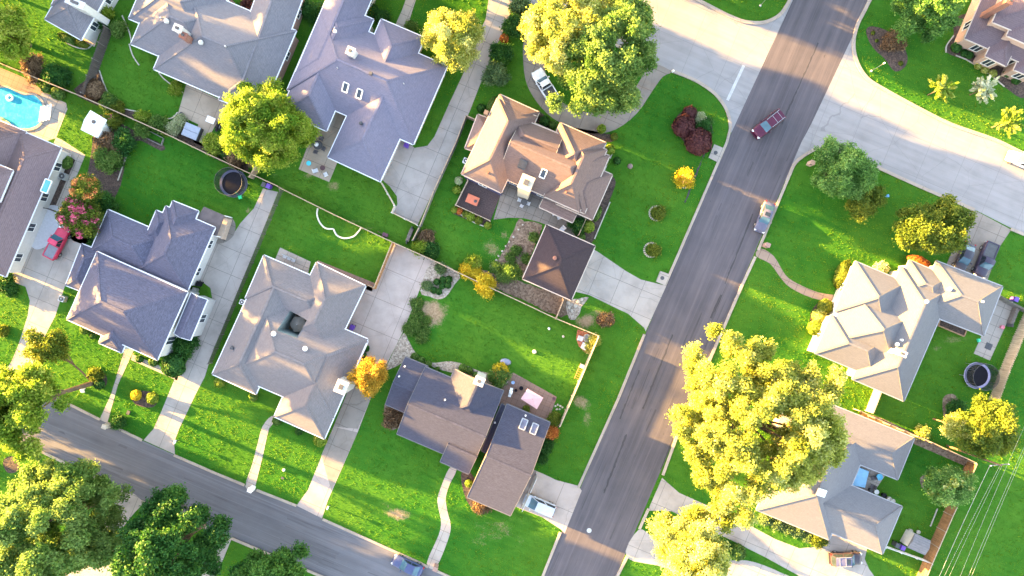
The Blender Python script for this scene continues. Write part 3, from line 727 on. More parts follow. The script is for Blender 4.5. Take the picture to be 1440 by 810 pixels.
hD = house('house', 'brown shingled two storey house with many gables and a cream brick chimney', [
    Blk((700, 247), (822, 300), -88, 3.9, .72, 'a', 'gh', over=.2), Blk((649, 244.5), (704.7, 271), -118, 4.0, .95, 'd', over=.12), Blk((703, 133), (758, 158), 66, 3.5, .75, 'd'), Blk((654, 208), (672, 161), 34, 2.9, .6, 'a'),
    Blk((765, 276), (815, 298), -95, 4.1, 1.0, 'd', over=.15), Blk((788, 173), (852, 201), 76, 4.0, .75, 'a'), Blk((722, 163), (792, 191), 50, 4.3, .9, 'a', 'hg'), Blk((833, 309), (861, 246), -56, 3.2, .6, 'a'),
    Blk((764, 279), (811, 301), 13, 2.6, .2, 'a', 'gg', off=1, over=.2)], SH['brown'], SIDB, TT)
chimney(hD, 740, 257, 1.7, 1.9, 8.2, CH, base=.0); skylight(hD, 735, 231, 1.0, 1.3, M['dark'], M['dark']); skylight(hD, 764, 244); vent(hD, 686, 243, 'pipe', .2, .4, B3); vent(hD, 796, 270, 'pipe', .2, .4, B3); vent(hD, 684, 160, 'box', .3, .8, M['cedar'])
hDg = house('garage', 'square brown pyramid roofed garage below the gabled brown house', [Blk((768.6, 316), (836.7, 346), 83, 2.9, .52)], SH['umber'], B1, TT, cat='garage')
vent(hDg, 780, 363, 'turbine', .25, mat=B3); gdoor(hDg, (834, 350), (803, 416))
hE = house('house', 'dark slate roofed house with several wings, beside the pink crape myrtle', [
    Blk((94, 449), (221, 506), -104, 4.0, .62, over=.25), Blk((139, 482), (171, 496), -50, 3.8, .62, 'd', over=.25), Blk((245, 469), (267.5, 478.5), -62, 3.4, .5, 'd', 'gg', over=.3),
    Blk((152, 295), (236, 331), 62, 3.0, .5, 'a'), Blk((92.5, 401), (115, 343), 34, 3.0, .6, 'a', over=.3), Blk((195, 378), (264, 408), -96, 3.2, .6, 'd'), Blk((243, 282.5), (279, 297), 48, 3.2, .6, 'd'), Blk((220, 296), (246, 307), 40, 3.2, .6, 'd')], SH['slate'], SIDW, TW)
hF = house('house', 'grey roofed house built round a small courtyard with a folded parasol', [
    Blk((298.5, 526), (359.6, 554), -182, 2.9, .45, 'd'), Blk((371, 359), (480, 406), 66, 2.92, .45, 'a'), Blk((445, 369), (514, 402), 112, 2.94, .5, 'd'),
    Blk((385.6, 585.6), (456, 617), -150, 2.9, .48, 'd'), Blk((318, 523), (469, 588), -121, 2.96, .45, 'a')], SH['tan'], B1, TW, cut=[(406.7, 437.4, 3.6), (433.7, 450, 3.6), (420, 474.4, 3.6), (393, 464, 3.6)])
chimney(hF, 480, 544, 1.5, 1.7, 6.0, SIDW)
vent(hF, 386, 469, 'turbine', .3, mat=M['white']); vent(hF, 430, 490, 'turbine', .3, mat=M['white']); vent(hF, 327, 489, 'box', .22, .3, M['dark'])
hG = house('house', 'charcoal gable roofed house with a cream lit cross gable, beside the dark road', [
    Blk((558, 610), (664, 655), -102, 3.0, .5, 'a', 'gg'), Blk((619, 649), (659, 666.5), -60, 2.65, .5, 'a', 'gg'), Blk((542, 568.5), (574, 582), -72, 2.7, .45, 'a', 'gg'),
    Blk((639.6, 519), (708, 549), 70, 3.0, .52, 'd', 'gh'), Blk((657, 699), (718, 725), -142, 2.9, .42, 'a', 'gg'), Blk((677, 634), (700, 644), -72, 2.5, .2, 'd', 'gg', over=.1)], SH['char'], M['cedar'], simple('gutter_charcoal', (.1, .1, .11), .5, .1), gable=B1)
chimney(hG, 674, 536, 1.3, 1.1, 5.8, SIDW); skylight(hG, 736, 596.5, .85, 1.5, SKYL, M['steel']); skylight(hG, 751, 603, .85, 1.5, SKYL, M['steel'])
for x, y in ((626, 562), (569.5, 515), (561.5, 529), (739, 584), (696, 594)): vent(hG, x, y, 'pipe', .17, .35, M['white'])
gdoor(hG, (755, 663), (733, 714))
hH = house('house', 'pale grey house with many sunlit hips, across the dark road from the brown garage', [
    Blk((1199, 533), (1271, 564), -172, 2.95, .5, 'd'), Blk((1195, 402), (1292, 443), 86, 2.9, .5, 'd', over=.1), Blk((1203, 367.7), (1275, 398), 76, 2.88, .5, 'd'), Blk((1169, 443), (1250, 477), 58, 2.92, .52, 'a', over=.1),
    Blk((1317, 367), (1410, 403), 74, 2.9, .48, 'a'), Blk((1279, 366), (1336, 390), 50, 2.85, .5, 'a')], SH['silver'], SID, TG)
chimney(hH, 1268, 497, 1.3, .7, 6.2, SID)
for x, y, k in ((1301, 424, 'turbine'), (1267, 478, 'pipe'), (1260, 484, 'turbine'), (1260, 490.5, 'pipe'), (1333.5, 406.5, 'turbine'), (1380, 424, 'pipe')): vent(hH, x, y, k, .24, mat=M['white'])
hI = house('house', 'pale grey house half under the tall yellow tree, round a patio with a blue cover', [
    Blk((1115, 547), (1286, 616), 63, 2.9, .46, 'a'), Blk((1092, 717), (1241, 779), -72, 2.94, .46, 'a'), Blk((1064, 717), (1166, 759), -165, 2.9, .46, 'd')], SH['light'], B1, TG)
skylight(hI, 1154.5, 692.5, .9, 1.7, M['white'], M['white'])
vent(hI, 1177, 632, 'pipe', .15)
hJ = house('house', 'rose brown roofed house at the left edge beside the turquoise pool', [
    Blk((-50, 364), (8, 389), -197, 2.9, .42, 'd'), Blk((-130, 329), (-40, 367), -197, 2.95, .42, 'd'), Blk((-20, 224), (18, 240), 48, 4.6, .5, 'd', over=.15)], SH['rose'], SIDW, TW)
skylight(hJ, 66, 262, 1.0, 1.9, glassmat('teal_glass', (.08, .35, .33)))
hK = house('house', 'mauve roofed tan brick house with cream upper walls in the top right corner', [
    Blk((1357, 54), (1455, 96), -160, 3.3, .42), Blk((1386, 79), (1415, 93), -46, 3.4, .5, 'd'), Blk((1426, 98), (1462, 113), -60, 3.2, .5, 'd'), Blk((1396, 31), (1480, 66), -90, 5.4, .4, over=.12), Blk((1416, 50), (1480, 78), -60, 5.3, .4, over=.12)], SH['mauve'], B2, TT)
chimney(hK, 1420, 1, .8, .8, 8.2, B3)
# ================================================================ plants
LEAF = {
 'gold': leafmat('leaves_gold', ((.2, .25, .03), (.38, .42, .085), (.62, .64, .26)), .5),
 'lime': leafmat('leaves_lime', ((.1, .21, .015), (.23, .33, .03), (.42, .46, .09)), .48),
 'green': leafmat('leaves_green', ((.05, .125, .02), (.1, .2, .035), (.21, .31, .075)), .45),
 'fresh': leafmat('leaves_fresh', ((.06, .16, .03), (.13, .27, .055), (.25, .4, .11)), .42),
 'dark': leafmat('leaves_dark', ((.012, .06, .012), (.03, .11, .018), (.07, .17, .025)), .28),
 'grey': leafmat('leaves_grey_green', ((.06, .12, .045), (.12, .2, .07), (.22, .29, .11)), .3),
 'olive': leafmat('leaves_olive', ((.06, .105, .012), (.12, .17, .018), (.26, .27, .03)), .36),
 'orange': leafmat('leaves_orange', ((.2, .12, .015), (.42, .26, .025), (.62, .42, .05)), .35),
 'yellow': leafmat('leaves_yellow', ((.36, .26, .01), (.6, .44, .02), (.75, .6, .05)), .35),
 'maroon': leafmat('leaves_maroon', ((.045, .014, .016), (.085, .025, .026), (.14, .05, .04)), .15),
 'brown': leafmat('leaves_brown', ((.09, .055, .03), (.16, .1, .055), (.26, .17, .09)), .2),
 'pink': leafmat('flowers_pink', ((.4, .05, .12), (.6, .1, .2), (.75, .22, .3)), .3),
 'coral': leafmat('flowers_coral_and_sunlit', ((.6, .16, .08), (.72, .28, .08), (.8, .45, .12)), .3),  # coral flowers, and pink blossom with orange sunlight painted in
 'rust': leafmat('leaves_rust', ((.28, .08, .025), (.45, .14, .03), (.6, .25, .05)), .3),
 'palef': leafmat('leaves_pale', ((.2, .27, .1), (.38, .42, .22), (.6, .6, .42)), .3),
}
def leaf_mesh(name, cen, nrm, size, tone, mat, elong=1.5, up=None):
    """one mesh of folded leaf-sized faces"""
    n = len(cen); r = RNG.normal(size=(n, 3)); a = np.cross(nrm, r if up is None else up)
    a /= np.linalg.norm(a, axis=1, keepdims=True) + 1e-9; b = np.cross(nrm, a)
    b /= np.linalg.norm(b, axis=1, keepdims=True) + 1e-9
    if up is not None: a, b = b, a     # long side follows up
    s = size[:, None]; la = a * s * elong * .5; lb = b * s * .5; fold = nrm / (np.linalg.norm(nrm, axis=1, keepdims=True) + 1e-9) * s * .14
    v = np.empty((n, 4, 3)); v[:, 0] = cen - la; v[:, 1] = cen - lb + fold - la * .1; v[:, 2] = cen + la; v[:, 3] = cen + lb + fold - la * .1
    me = bpy.data.meshes.new(name); me.vertices.add(n * 4); me.vertices.foreach_set('co', v.astype(np.float32).ravel())
    me.loops.add(n * 4); me.loops.foreach_set('vertex_index', np.arange(n * 4, dtype=np.int32))
    me.polygons.add(n); me.polygons.foreach_set('loop_start', np.arange(n, dtype=np.int32) * 4); me.polygons.foreach_set('loop_total', np.full(n, 4, dtype=np.int32))
    at = me.attributes.new('tone', 'FLOAT', 'POINT'); at.data.foreach_set('value', np.repeat(np.clip(tone, 0, 1), 4).astype(np.float32))
    me.materials.append(mat); me.update(); return me

def crown_leaves(name, c, R, h, mat, dens=42, clump=1.15, leaf=.42, squash=None, rough=.22, out=(1, 1), ang=0.0, low=.35, seed=0, elong=1.5, tone0=.5, tvar=.2):
    """leaf clumps spread through an uneven crown: c its middle, R its spread, h its height"""
    g = np.random.default_rng(seed)
    br = clump * 1.2; NB = max(9, int(4.1 * (R / br) ** 2)); ph = g.uniform(0, 2 * np.pi, 5)
    th = g.uniform(0, 2 * np.pi, NB); cz = g.uniform(-.8, 1, NB); rad = g.uniform(.12, 1, NB) ** .5
    k = 1 + rough * (np.sin(2 * th + ph[0]) * .4 + np.sin(3 * th + ph[1]) * .5 + np.sin(5 * th + ph[2]) * .45 + np.sin(8 * th + ph[3]) * .35)
    rr = np.sqrt(np.clip(1 - cz ** 2 * np.where(cz > 0, .8, .5), .05, 1)) * rad * k * (R - br * .4)
    bx, by = rr * np.cos(th) * out[0], rr * np.sin(th) * out[1]
    dome = np.sqrt(np.clip(1 - (rr / (R * 1.05)) ** 2, .06, 1))
    bz = cz * h / 2 * (.35 + .65 * dome) * g.uniform(.75, 1.1, NB)
    ca, sa = math.cos(ang), math.sin(ang)
    bc = np.stack([c[0] + bx * ca - by * sa, c[1] + bx * sa + by * ca, c[2] + bz], 1); bs = br * g.uniform(.65, 1.2, NB); bt = g.normal(0, tvar * .6, NB)
    K = 9; N_ = NB * K; bi = np.repeat(np.arange(NB), K)
    dd = g.normal(size=(N_, 3)); dd[:, 2] += .15; dd /= np.linalg.norm(dd, axis=1, keepdims=True)
    cc = bc[bi] + dd * (bs[bi] * g.uniform(.25, 1.0, N_) ** .6 * .8)[:, None] * np.array([1, 1, .75])
    cr = clump * .48 * g.uniform(.6, 1.3, N_); ct = tone0 + bt[bi] + g.normal(0, tvar * .7, N_)
    per = np.maximum(8, (dens * 8.2 * cr ** 2 * (.36 / leaf) ** 2 * 1.6).astype(int)); idx = np.repeat(np.arange(N_), per); n = len(idx)
    d = g.normal(size=(n, 3)); d[:, 2] += .25; d /= np.linalg.norm(d, axis=1, keepdims=True)
    q = g.uniform(.35, 1.0, n) ** .5
    cen = cc[idx] + d * (cr[idx] * q)[:, None] * np.array([1, 1, .8])
    cen += g.normal(0, .24, (n, 3)) * np.array([1, 1, .6])
    nr = d * .6 + g.normal(size=(n, 3)) * .75 + np.array([-.1, .03, .2])
    return leaf_mesh(name, cen, nr, leaf * .44 * g.uniform(.55, 1.5, n), ct[idx] + g.normal(0, .12, n), mat, elong), cc

def tree(label, px, py, rpx, zc, kind='green', name='tree', seed=None, h=None, clump=1.2, leaf=.42, dens=40, out=(1, 1), ang=0.0, rough=.25, group=None, trunk=True, extra=None, tone0=.5, base=None, cat='tree', limbs=7, tvar=.2):
    c = P(px, py, zc); R = rpx / S * (HC - zc) / HC; h = h or min(2 * R * .95, zc * 1.5)
    seed = seed if seed is not None else int(px * 7 + py * 13) % 9973
    b = P(*base) if base else Vector((c.x, c.y, 0)); g = random.Random(seed)
    root = thing(name, label, cat, (b.x, b.y, 0), group)
    me, cc = crown_leaves('crown', c, R, h, LEAF[kind], dens, clump, leaf, rough=rough, out=out, ang=ang, seed=seed, tone0=tone0, tvar=tvar)
    me.transform(Matrix.Translation((-b.x, -b.y, 0))); link('crown', me, root)
    if extra:
        k2, n2 = extra; gg = np.random.default_rng(seed + 5); pick = gg.choice(len(cc), max(3, int(len(cc) * n2)), replace=False)
        cen = []; 
        for i in pick:
            d = gg.normal(size=(45, 3)); d[:, 2] = np.abs(d[:, 2]) + .3; d /= np.linalg.norm(d, axis=1, keepdims=True); cen.append(cc[i] + d * gg.uniform(.7, 1.0, (45, 1)) * clump)
        cen = np.concatenate(cen); n = len(cen)
        me2 = leaf_mesh('blossom', cen, gg.normal(size=(n, 3)) + np.array([0, 0, 1.2]), leaf * .8 * gg.uniform(.6, 1.2, n), gg.uniform(0, 1, n), LEAF[k2])
        me2.transform(Matrix.Translation((-b.x, -b.y, 0))); link('blossom', me2, root)
    if trunk:
        m = MB(); tr = max(.06, min(.42, R * .055)); top = Vector((c.x, c.y, zc - h * .1)); fork = Vector((b.x, b.y, 0)).lerp(top, .45)
        m.tube([(b.x, b.y, -.05), (b.x, b.y, .25), Vector((b.x, b.y, 0)).lerp(top, .25), fork, top], [tr * 1.6, tr * 1.1, tr * .95, tr * .85, tr * .25], 9)
        for i in range(limbs):
            t = cc[g.randrange(len(cc))]; t = Vector(t); s0 = Vector((b.x, b.y, 0)).lerp(top, g.uniform(.35, .75)); md = s0.lerp(t, .55) + Vector((0, 0, .35))
            m.tube([s0, md, t], [tr * .5, tr * .3, tr * .1], 6)
        m.build('trunk', M['bark'], root)
    return root

def shrub(label, px, py, rpx, kind='green', h=None, group=None, loose=False, name='shrub', out=(1, 1), ang=0.0, seed=None, leaf=None, cat='shrub', extra=None, z0=0.0):
    R = rpx / S; h = h or R * 1.3; b = P(px, py, h * .6); seed = seed if seed is not None else int(px * 17 + py * 29) % 9973
    g = np.random.default_rng(seed); lf = leaf or (.16 + .06 * min(R, 1.6)) * (1.25 if loose else .8)
    if loose:
        me, cc = crown_leaves('shrub', (0, 0, h * .5 + z0), R * 1.05, h, LEAF[kind], 60 / max(.5, R), max(.2, R * .36), lf, rough=.3, out=out, ang=ang, seed=seed, elong=1.7)
    else:
        n = int(170 + 620 * R * R)
        d = g.normal(size=(n, 3)); d[:, 2] = d[:, 2] * 1.0 + .25; d /= np.linalg.norm(d, axis=1, keepdims=True)
        lump = 1 + .07 * np.sin(d[:, 0] * 5 + 1) * np.cos(d[:, 1] * 6) + g.normal(0, .035, n)
        x = d[:, 0] * R * out[0] * lump; y = d[:, 1] * R * out[1] * lump; z = np.maximum(.02, h * .5 + d[:, 2] * h * .5 * lump)
        ca, sa = math.cos(ang), math.sin(ang)
        cen = np.stack([x * ca - y * sa, x * sa + y * ca, z + z0], 1); nr = np.stack([d[:, 0] * ca - d[:, 1] * sa, d[:, 0] * sa + d[:, 1] * ca, d[:, 2]], 1) + g.normal(size=(n, 3)) * .35
        # a body of leaf-coloured faces inside keeps the ball closed
        me = leaf_mesh('shrub', np.concatenate([cen, cen * np.array([.86, .86, .9])]), np.concatenate([nr, nr]), np.concatenate([lf * g.uniform(.8, 1.4, n), lf * 1.5 * np.ones(n)]), np.concatenate([.5 + g.normal(0, .2, n), .3 + g.normal(0, .1, n)]), LEAF[kind], 1.25)
    o = link(name, me); o.location = (b.x, b.y, 0); tag(o, label, cat, group)
    if extra:
        n = max(16, int(30 * R * R + 14)); d = g.normal(size=(n, 3)); d[:, 2] = np.abs(d[:, 2]) + .3; d /= np.linalg.norm(d, axis=1, keepdims=True)
        cen = d * np.array([R * .95, R * .95, h * .55]) + np.array([0, 0, h * .5 + z0])
        fm = leaf_mesh('flowers', cen, d + g.normal(size=(n, 3)) * .3, .2 * g.uniform(.7, 1.3, n), g.uniform(0, 1, n), LEAF[extra], 1.1); link('flowers', fm, o)
    return o

def sprays(label, px, py, rpx, zc, kind='green', nb=26, group=None, tip=None, name='tree', cat='tree', seed=1, trunkr=.07, rise=.5, base=None, width=.3):
    """a small tree whose long shoots stand out all round"""
    c = P(px, py, zc); R = rpx / S * (HC - zc) / HC; g = np.random.default_rng(seed)
    b = P(*base) if base else Vector((c.x, c.y, 0)); root = thing(name, label, cat, (b.x, b.y, 0), group)
    cen = []; nr = []; upv = []; tn = []
    for i in range(nb):
        th = g.uniform(0, 2 * np.pi); el = g.uniform(.05, 1.0) * rise; d = np.array([math.cos(th) * math.cos(el), math.sin(th) * math.cos(el), math.sin(el)]); L = R * g.uniform(.7, 1.08)
        st = np.array([c.x, c.y, zc - .3 + g.uniform(-.5, .5)]); t0 = g.normal(.5, .22)
        for t in np.linspace(.12, 1, 15):
            q = st + d * L * t + np.array([0, 0, -.35 * t * t * R * .4])
            for k in range(4):
                cen.append(q + g.normal(0, .07 + .05 * (1 - t), 3)); nr.append(g.normal(size=3) * .5 + np.array([0, 0, 1])); upv.append(d + g.normal(size=3) * .25); tn.append(t0 + .25 * (t - .5) + g.normal(0, .1))
    n = len(cen); me = leaf_mesh('crown', np.array(cen), np.array(nr), width * g.uniform(.5, .95, n), np.array(tn), LEAF[kind], 2.0, np.array(upv))
    me.transform(Matrix.Translation((-b.x, -b.y, 0))); link('crown', me, root)
    m = MB(); m.tube([(b.x, b.y, -.03), (c.x, c.y, zc * .6), (c.x, c.y, zc)], [trunkr * 1.4, trunkr, trunkr * .5], 8); m.build('trunk', M['bark'], root)
    return root

# ---- trees
tree('large yellow green tree at the top of the circular drive, left of its darker neighbour', 796, 38, 60, 8.5, 'gold', 'tree', 3, clump=1.0)
tree('large bushy tree right of the white pickup truck, darker on its right side', 856, 84, 78, 8.0, 'green', 'tree', 4, tone0=.72, clump=1.05, out=(.82, 1.15), ang=-.35)
tree('small round gold tree between the blue grey house and the long driveway', 639, 55, 43, 5.0, 'gold', 'tree', 5, clump=.9, leaf=.34, rough=.16)
tree('round tree covering the corner of the pink brick walled house, gold on its left', 374, 177, 62, 6.5, 'lime', 'tree', 6, clump=1.05, leaf=.36, rough=.16, tone0=.42)
tree('willowy yellow green tree cut by the top left corner', -2, 42, 38, 5.5, 'lime', 'tree', 7, clump=.9)
tree('spreading tree at the left edge over the start of the south street', 22, 572, 72, 10.8, 'lime', 'tree', 8, clump=1.1, tone0=.45, out=(1.0, .9), base=(132, 538), h=5.2)
tree('leafy branch of a small tree by the bottom left lawn and driveway', 68, 486, 25, 6.0, 'olive', 'tree', 18, clump=.7, leaf=.36, rough=.4, base=(128, 534))
tree('broad green tree in the bottom left corner with gold left side', 80, 735, 92, 9.0, 'green', 'tree', 9, clump=1.1, tone0=.78)
tree('dark green tree along the bottom, right of the broad one', 240, 772, 76, 8.5, 'dark', 'tree', 10, clump=1.15, tone0=.5)
tree('dark green tree cut by the bottom edge below the south street', 384, 812, 50, 6.5, 'dark', 'tree', 12, clump=1.05, tone0=.72)
tree('small tree with orange gold autumn leaves beside the white chimney', 520, 530, 25, 4.2, 'orange', 'tree', 13, clump=.62, leaf=.26, rough=.25, h=3.6)
tree('huge sunlit yellow tree over the house right of the dark road', 1064, 598, 122, 12.0, 'gold', 'tree', 77, h=11.0, tone0=.42, clump=1.08, rough=.28, dens=36, out=(1.1, .95), ang=.7, limbs=16, tvar=.17)
tree('sunlit yellow tree at the bottom edge right of the dark road', 974, 776, 58, 10.0, 'gold', 'tree', 15, clump=1.1, rough=.32, tone0=.55)
tree('bushy fresh green tree on the corner lawn below the pale street', 1183, 237, 44, 4.5, 'fresh', 'tree', 16, clump=.95, leaf=.36, rough=.2, h=5)
tree('small olive green tree beside the bushy fresh green one', 1216, 283, 25, 3.2, 'olive', 'tree', 17, clump=.6, leaf=.3, h=3.2)
tree('olive tree with yellow tips above the parked black pickup', 1315, 320, 49, 5.0, 'olive', 'tree', 19, clump=.8, leaf=.38, out=(1.05, .82), ang=.2, h=5.0, tone0=.38)
tree('feathery green tree at the top edge left of the mauve roofed house', 1308, 8, 44, 5.5, 'fresh', 'tree', 20, clump=.95, leaf=.36, tone0=.3)
tree('round green tree below the right hand trampoline', 1388, 603, 42, 7.0, 'olive', 'tree', 21, clump=.9, leaf=.36, tone0=.4, h=6.0)
tree('small sunlit yellow tree touching the round green tree', 1348, 600, 20, 5.0, 'gold', 'tree', 22, clump=.65, leaf=.3, h=3.6)
tree('crape myrtle full of pink blossom beside the red pickup', 112, 304, 28, 4.2, 'olive', 'tree', 23, clump=.6, leaf=.3, h=3.8, extra=('pink', .1), tone0=.3)
tree('crape myrtle with pink blossom painted sunlit orange, above the pink one', 122, 266, 19, 4.6, 'olive', 'tree', 24, clump=.5, leaf=.28, h=3.0, extra=('coral', .14), tone0=.4)  # pink blossom; the orange sunlight on it is put into the colour
sprays('first young tree of long leafy shoots from the left on the yellow verge', 1325, 124, 20, 3.0, 'lime', 34, 'young trees on the sunlit corner verge', seed=2, rise=.75)
sprays('second young tree of long leafy shoots from the left on the yellow verge', 1386, 124, 19, 3.0, 'palef', 34, 'young trees on the sunlit corner verge', seed=3, rise=.75)
sprays('third young tree of long leafy shoots from the left on the yellow verge', 1419, 171, 21, 3.2, 'lime', 36, 'young trees on the sunlit corner verge', seed=4, rise=.75)
tree('small oval light green tree beside the red soil fence in the lower right yard', 1330, 684, 31, 4.4, 'fresh', 'tree', 27, clump=.7, leaf=.34, h=4.0, base=(1302, 679), out=(1.1, .9), ang=.3, extra=('gold', .05))
# unseen trees added beyond the left and top edges to shade the scene
for i, (x, y, r, z, hh) in enumerate([(-115, -330, 50, 8, 13), (-120, -240, 55, 8.5, 14), (-100, -150, 52, 8, 13.5), (-125, -75, 50, 8.5, 14.5), (-95, 0, 50, 8, 13.5), (-120, 75, 52, 8.5, 14.5), (-100, 150, 50, 8, 13), (-125, 222, 50, 8.5, 14.5), (-105, 292, 46, 8, 14), (-130, 352, 40, 8, 13.5), (-112, 548, 46, 4.6, 8), (-120, 615, 44, 6, 10), (-170, 640, 50, 6, 10)]):
    tree('%s of the added shade trees, counted from the top, unseen beyond the left edge' % (ORD + ['eleventh', 'twelfth', 'thirteenth'])[i], x, y, r, z, 'green', seed=300 + i, h=hh, clump=1.5, dens=30, group='added shade trees beyond the left edge', limbs=4)
for i, (x, y, r, z, hh) in enumerate([(560, -84, 54, 6.5, 11), (645, -62, 44, 6.5, 11), (850, -130, 46, 6.5, 11), (945, -100, 42, 6.5, 11), (1040, -125, 46, 6.5, 11), (1140, -110, 42, 6, 10)]):  # out of view too, added to throw shade on the upper streets
    tree('%s of the added shade trees, counted from the left, unseen beyond the top edge' % ORD[i], x, y, r, z, 'green', seed=330 + i, h=hh, clump=1.4, dens=30, group='added shade trees beyond the top edge', limbs=4)
# ---- shrubs
def row(fmt, pts, group, **kw):
    pts = sorted(pts, key=lambda p: p[0])
    for i, p in enumerate(pts):
        k = dict(kw); k['kind'] = p[3] if len(p) > 3 else k.get('kind', 'green')
        shrub(fmt % ORD[i], p[0], p[1], p[2], group=group, **k)
row('%s shrub from the left along the stone railed dark deck', [(645, 254, 5.5, 'palef'), (642, 267, 5.5, 'lime'), (639, 295, 4.5, 'lime'), (646, 297, 4.5, 'rust'), (655, 301, 5, 'olive'), (662, 305, 6, 'lime'), (673, 310, 5.5, 'olive'), (686, 317, 5, 'lime')], 'shrubs round the dark deck')
shrub('long clipped green hedge beside the garden gate right of the brown house', 840, 301, 8, 'green', 1.2, out=(.55, 1.3), ang=-.4, name='hedge', cat='hedge')
shrub('big round clipped shrub between the brown house and its garage', 828, 319, 8, 'lime', 1.4)
shrub('small round shrub at the corner of the pyramid roofed garage drive', 818, 334, 5, 'green')
shrub('dark fern like bush in the shady patio corner above the garage', 812, 316, 9, 'dark', loose=True)
row('%s shrub from the left by the right hand gables of the brown house', [(858, 210, 7, 'lime'), (864, 192, 5, 'olive'), (852, 226, 6, 'green'), (868, 226, 5, 'dark'), (846, 181, 6, 'lime')], 'shrubs right of the brown house')
shrub('long low hedge at the top left of the brown house', 692, 146, 9, 'green', 1.0, out=(.6, 1.3), ang=-.5, name='hedge', cat='hedge')
row('%s dark shrub from the left under the front gables of the brown house', [(677, 152, 6, 'dark'), (752, 160, 6, 'dark'), (766, 170, 7, 'dark'), (778, 176, 6, 'green')], 'shrubs by the circular drive')
shrub('dark green bush with an even rounded top beside the long driveway', 705, 76, 15, 'dark', 2.0, loose=True)
shrub('spiky grey green bush below the dark round one', 698, 104, 15, 'grey', 2.0, loose=True)
shrub('feathery dark bush above the small orange shrub', 722, 36, 13, 'dark', 2.0, loose=True)
shrub('grey green bush at the top edge beside the driveway mouth', 733, 6, 13, 'grey', 2.2, loose=True)
shrub('small bright orange shrub on the strip of lawn by the driveway', 709, 54, 6, 'rust')
shrub('left maroon clipped ball shrub on the corner lawn', 962, 177, 15, 'maroon', 2.0); shrub('right maroon clipped ball shrub, the larger, on the corner lawn', 983, 199, 18, 'maroon', 2.2)
shrub('smaller maroon green shrub behind the two maroon balls', 970, 159, 10, 'maroon', 1.5); shrub('green shrub right of the maroon balls', 993, 178, 10, 'dark', 1.3, loose=True)
shrub('pale cactus like plant between the maroon shrubs and the green one', 984, 165, 4, 'palef', 1.2, loose=True)
shrub('yellow orange bush in a pale ring on the brown house lawn', 964, 251, 11, 'yellow', 1.7, loose=True, extra='coral')
shrub('small dark plant in the upper stone ring on the side lawn', 926, 299, 8, 'olive', .8, loose=True); shrub('small dark plant in the lower stone ring on the side lawn', 918, 351, 7, 'olive', .7, loose=True)
shrub('tuft of dry yellow grass by the garage driveway', 853, 449, 9, 'brown', .9, loose=True, extra='yellow')
shrub('first golden yellow bush from the left against the fence line', 656, 380, 8, 'yellow', 1.4, loose=True); shrub('middle small golden bush against the fence line', 669, 385, 6, 'yellow', 1.3, loose=True); shrub('largest golden yellow bush overhanging the fence', 681, 400, 14, 'yellow', 2.0, loose=True)
shrub('green bush behind the first golden bush', 664, 372, 10, 'lime', 1.2, loose=True); shrub('round bright green bush in the bare garden bed', 721, 381, 11, 'green', 1.3, loose=True)
row('%s low plant from the left in the bare garden bed', [(697, 376, 5), (718, 362, 4), (726, 352, 4), (741, 364, 4), (752, 334, 4), (707, 390, 6)], 'low plants in the bare bed', kind='green', loose=True)
shrub('bright lime shrub under the fence corner of the pink driveway', 590, 347, 9, 'lime', 1.4, loose=True); shrub('dark bush behind the bright lime shrub by the fence', 604, 352, 11, 'dark', 1.2, loose=True); shrub('brown dead shrub above the fence corner', 599, 334, 9, 'brown', 1.0, loose=True)
row('%s dark cushion plant from the left in the gravel triangle', [(614, 396.5, 4.5), (622.6, 393, 4.5), (631, 393, 5), (630, 401, 4.5), (622, 402, 4.5), (609.6, 408, 4.5), (617, 410, 4.5)], 'cushion plants in the gravel triangle', kind='dark')
shrub('agave like plant at the top of the gravel triangle', 620, 377, 5, 'grey', .6, loose=True); shrub('agave like plant at the left of the gravel triangle', 601, 401, 4, 'grey', .5, loose=True)
row('%s little green tuft from the left round the bare soil patch', [(582, 458, 8), (587, 445, 5), (597, 466, 4), (586, 428, 6), (575, 462, 6), (592, 475, 5), (600, 451, 3)], 'tufts by the bare soil patch', kind='green', loose=True, h=.4)
row('%s green shrub from the left on the pebble border of the charcoal house', [(583, 502, 5.5), (592, 507, 5.5), (602, 512, 5), (651, 518, 6), (660, 521, 5), (668, 527, 4), (615, 519, 3)], 'shrubs on the pebble border', kind='green')
shrub('flowering shrub, yellow and pink, at the corner of the charcoal house patio', 702, 530, 12, 'green', 1.4, loose=True, extra='coral'); shrub('yellow flowered bush behind the patio flowering shrub', 703, 520, 7, 'yellow', 1.1, loose=True)
shrub('bright lime ball by the winding path of the charcoal house', 659, 680, 5, 'lime'); shrub('brown dry bush by the left end of the charcoal house', 552, 588, 12, 'brown', 1.0, loose=True); shrub('brown tufted bush at the garage front of the charcoal house', 677, 712, 10, 'brown', .9, loose=True)
row('%s bush from the left by the fence end right of the charcoal house', [(779, 591, 8, 'olive'), (775, 607, 9, 'rust'), (768, 628, 8, 'dark'), (762, 644, 6, 'dark')], 'bushes right of the charcoal garage', loose=True)
shrub('yellow green tub plant on the brick patio', 740, 575, 5, 'olive', .7)
row('%s shrub from the left against the courtyard house', [(308, 538, 7, 'lime'), (356, 558, 6, 'green'), (389, 592, 6, 'green'), (450, 619, 9, 'lime'), (420, 607, 5, 'dark'), (506, 512, 5, 'dark'), (510, 500, 5, 'dark'), (514, 490, 5, 'dark')], 'shrubs round the courtyard house')
shrub('big clipped dark green ball at the front corner of the slate roofed house', 243, 514, 16, 'dark', 1.8); shrub('dark green bush behind the clipped ball, by the white wall', 260, 486, 14, 'dark', 1.5, loose=True); shrub('low dark bush between the white wall and the driveway', 268, 472, 8, 'dark', 1.0, loose=True)
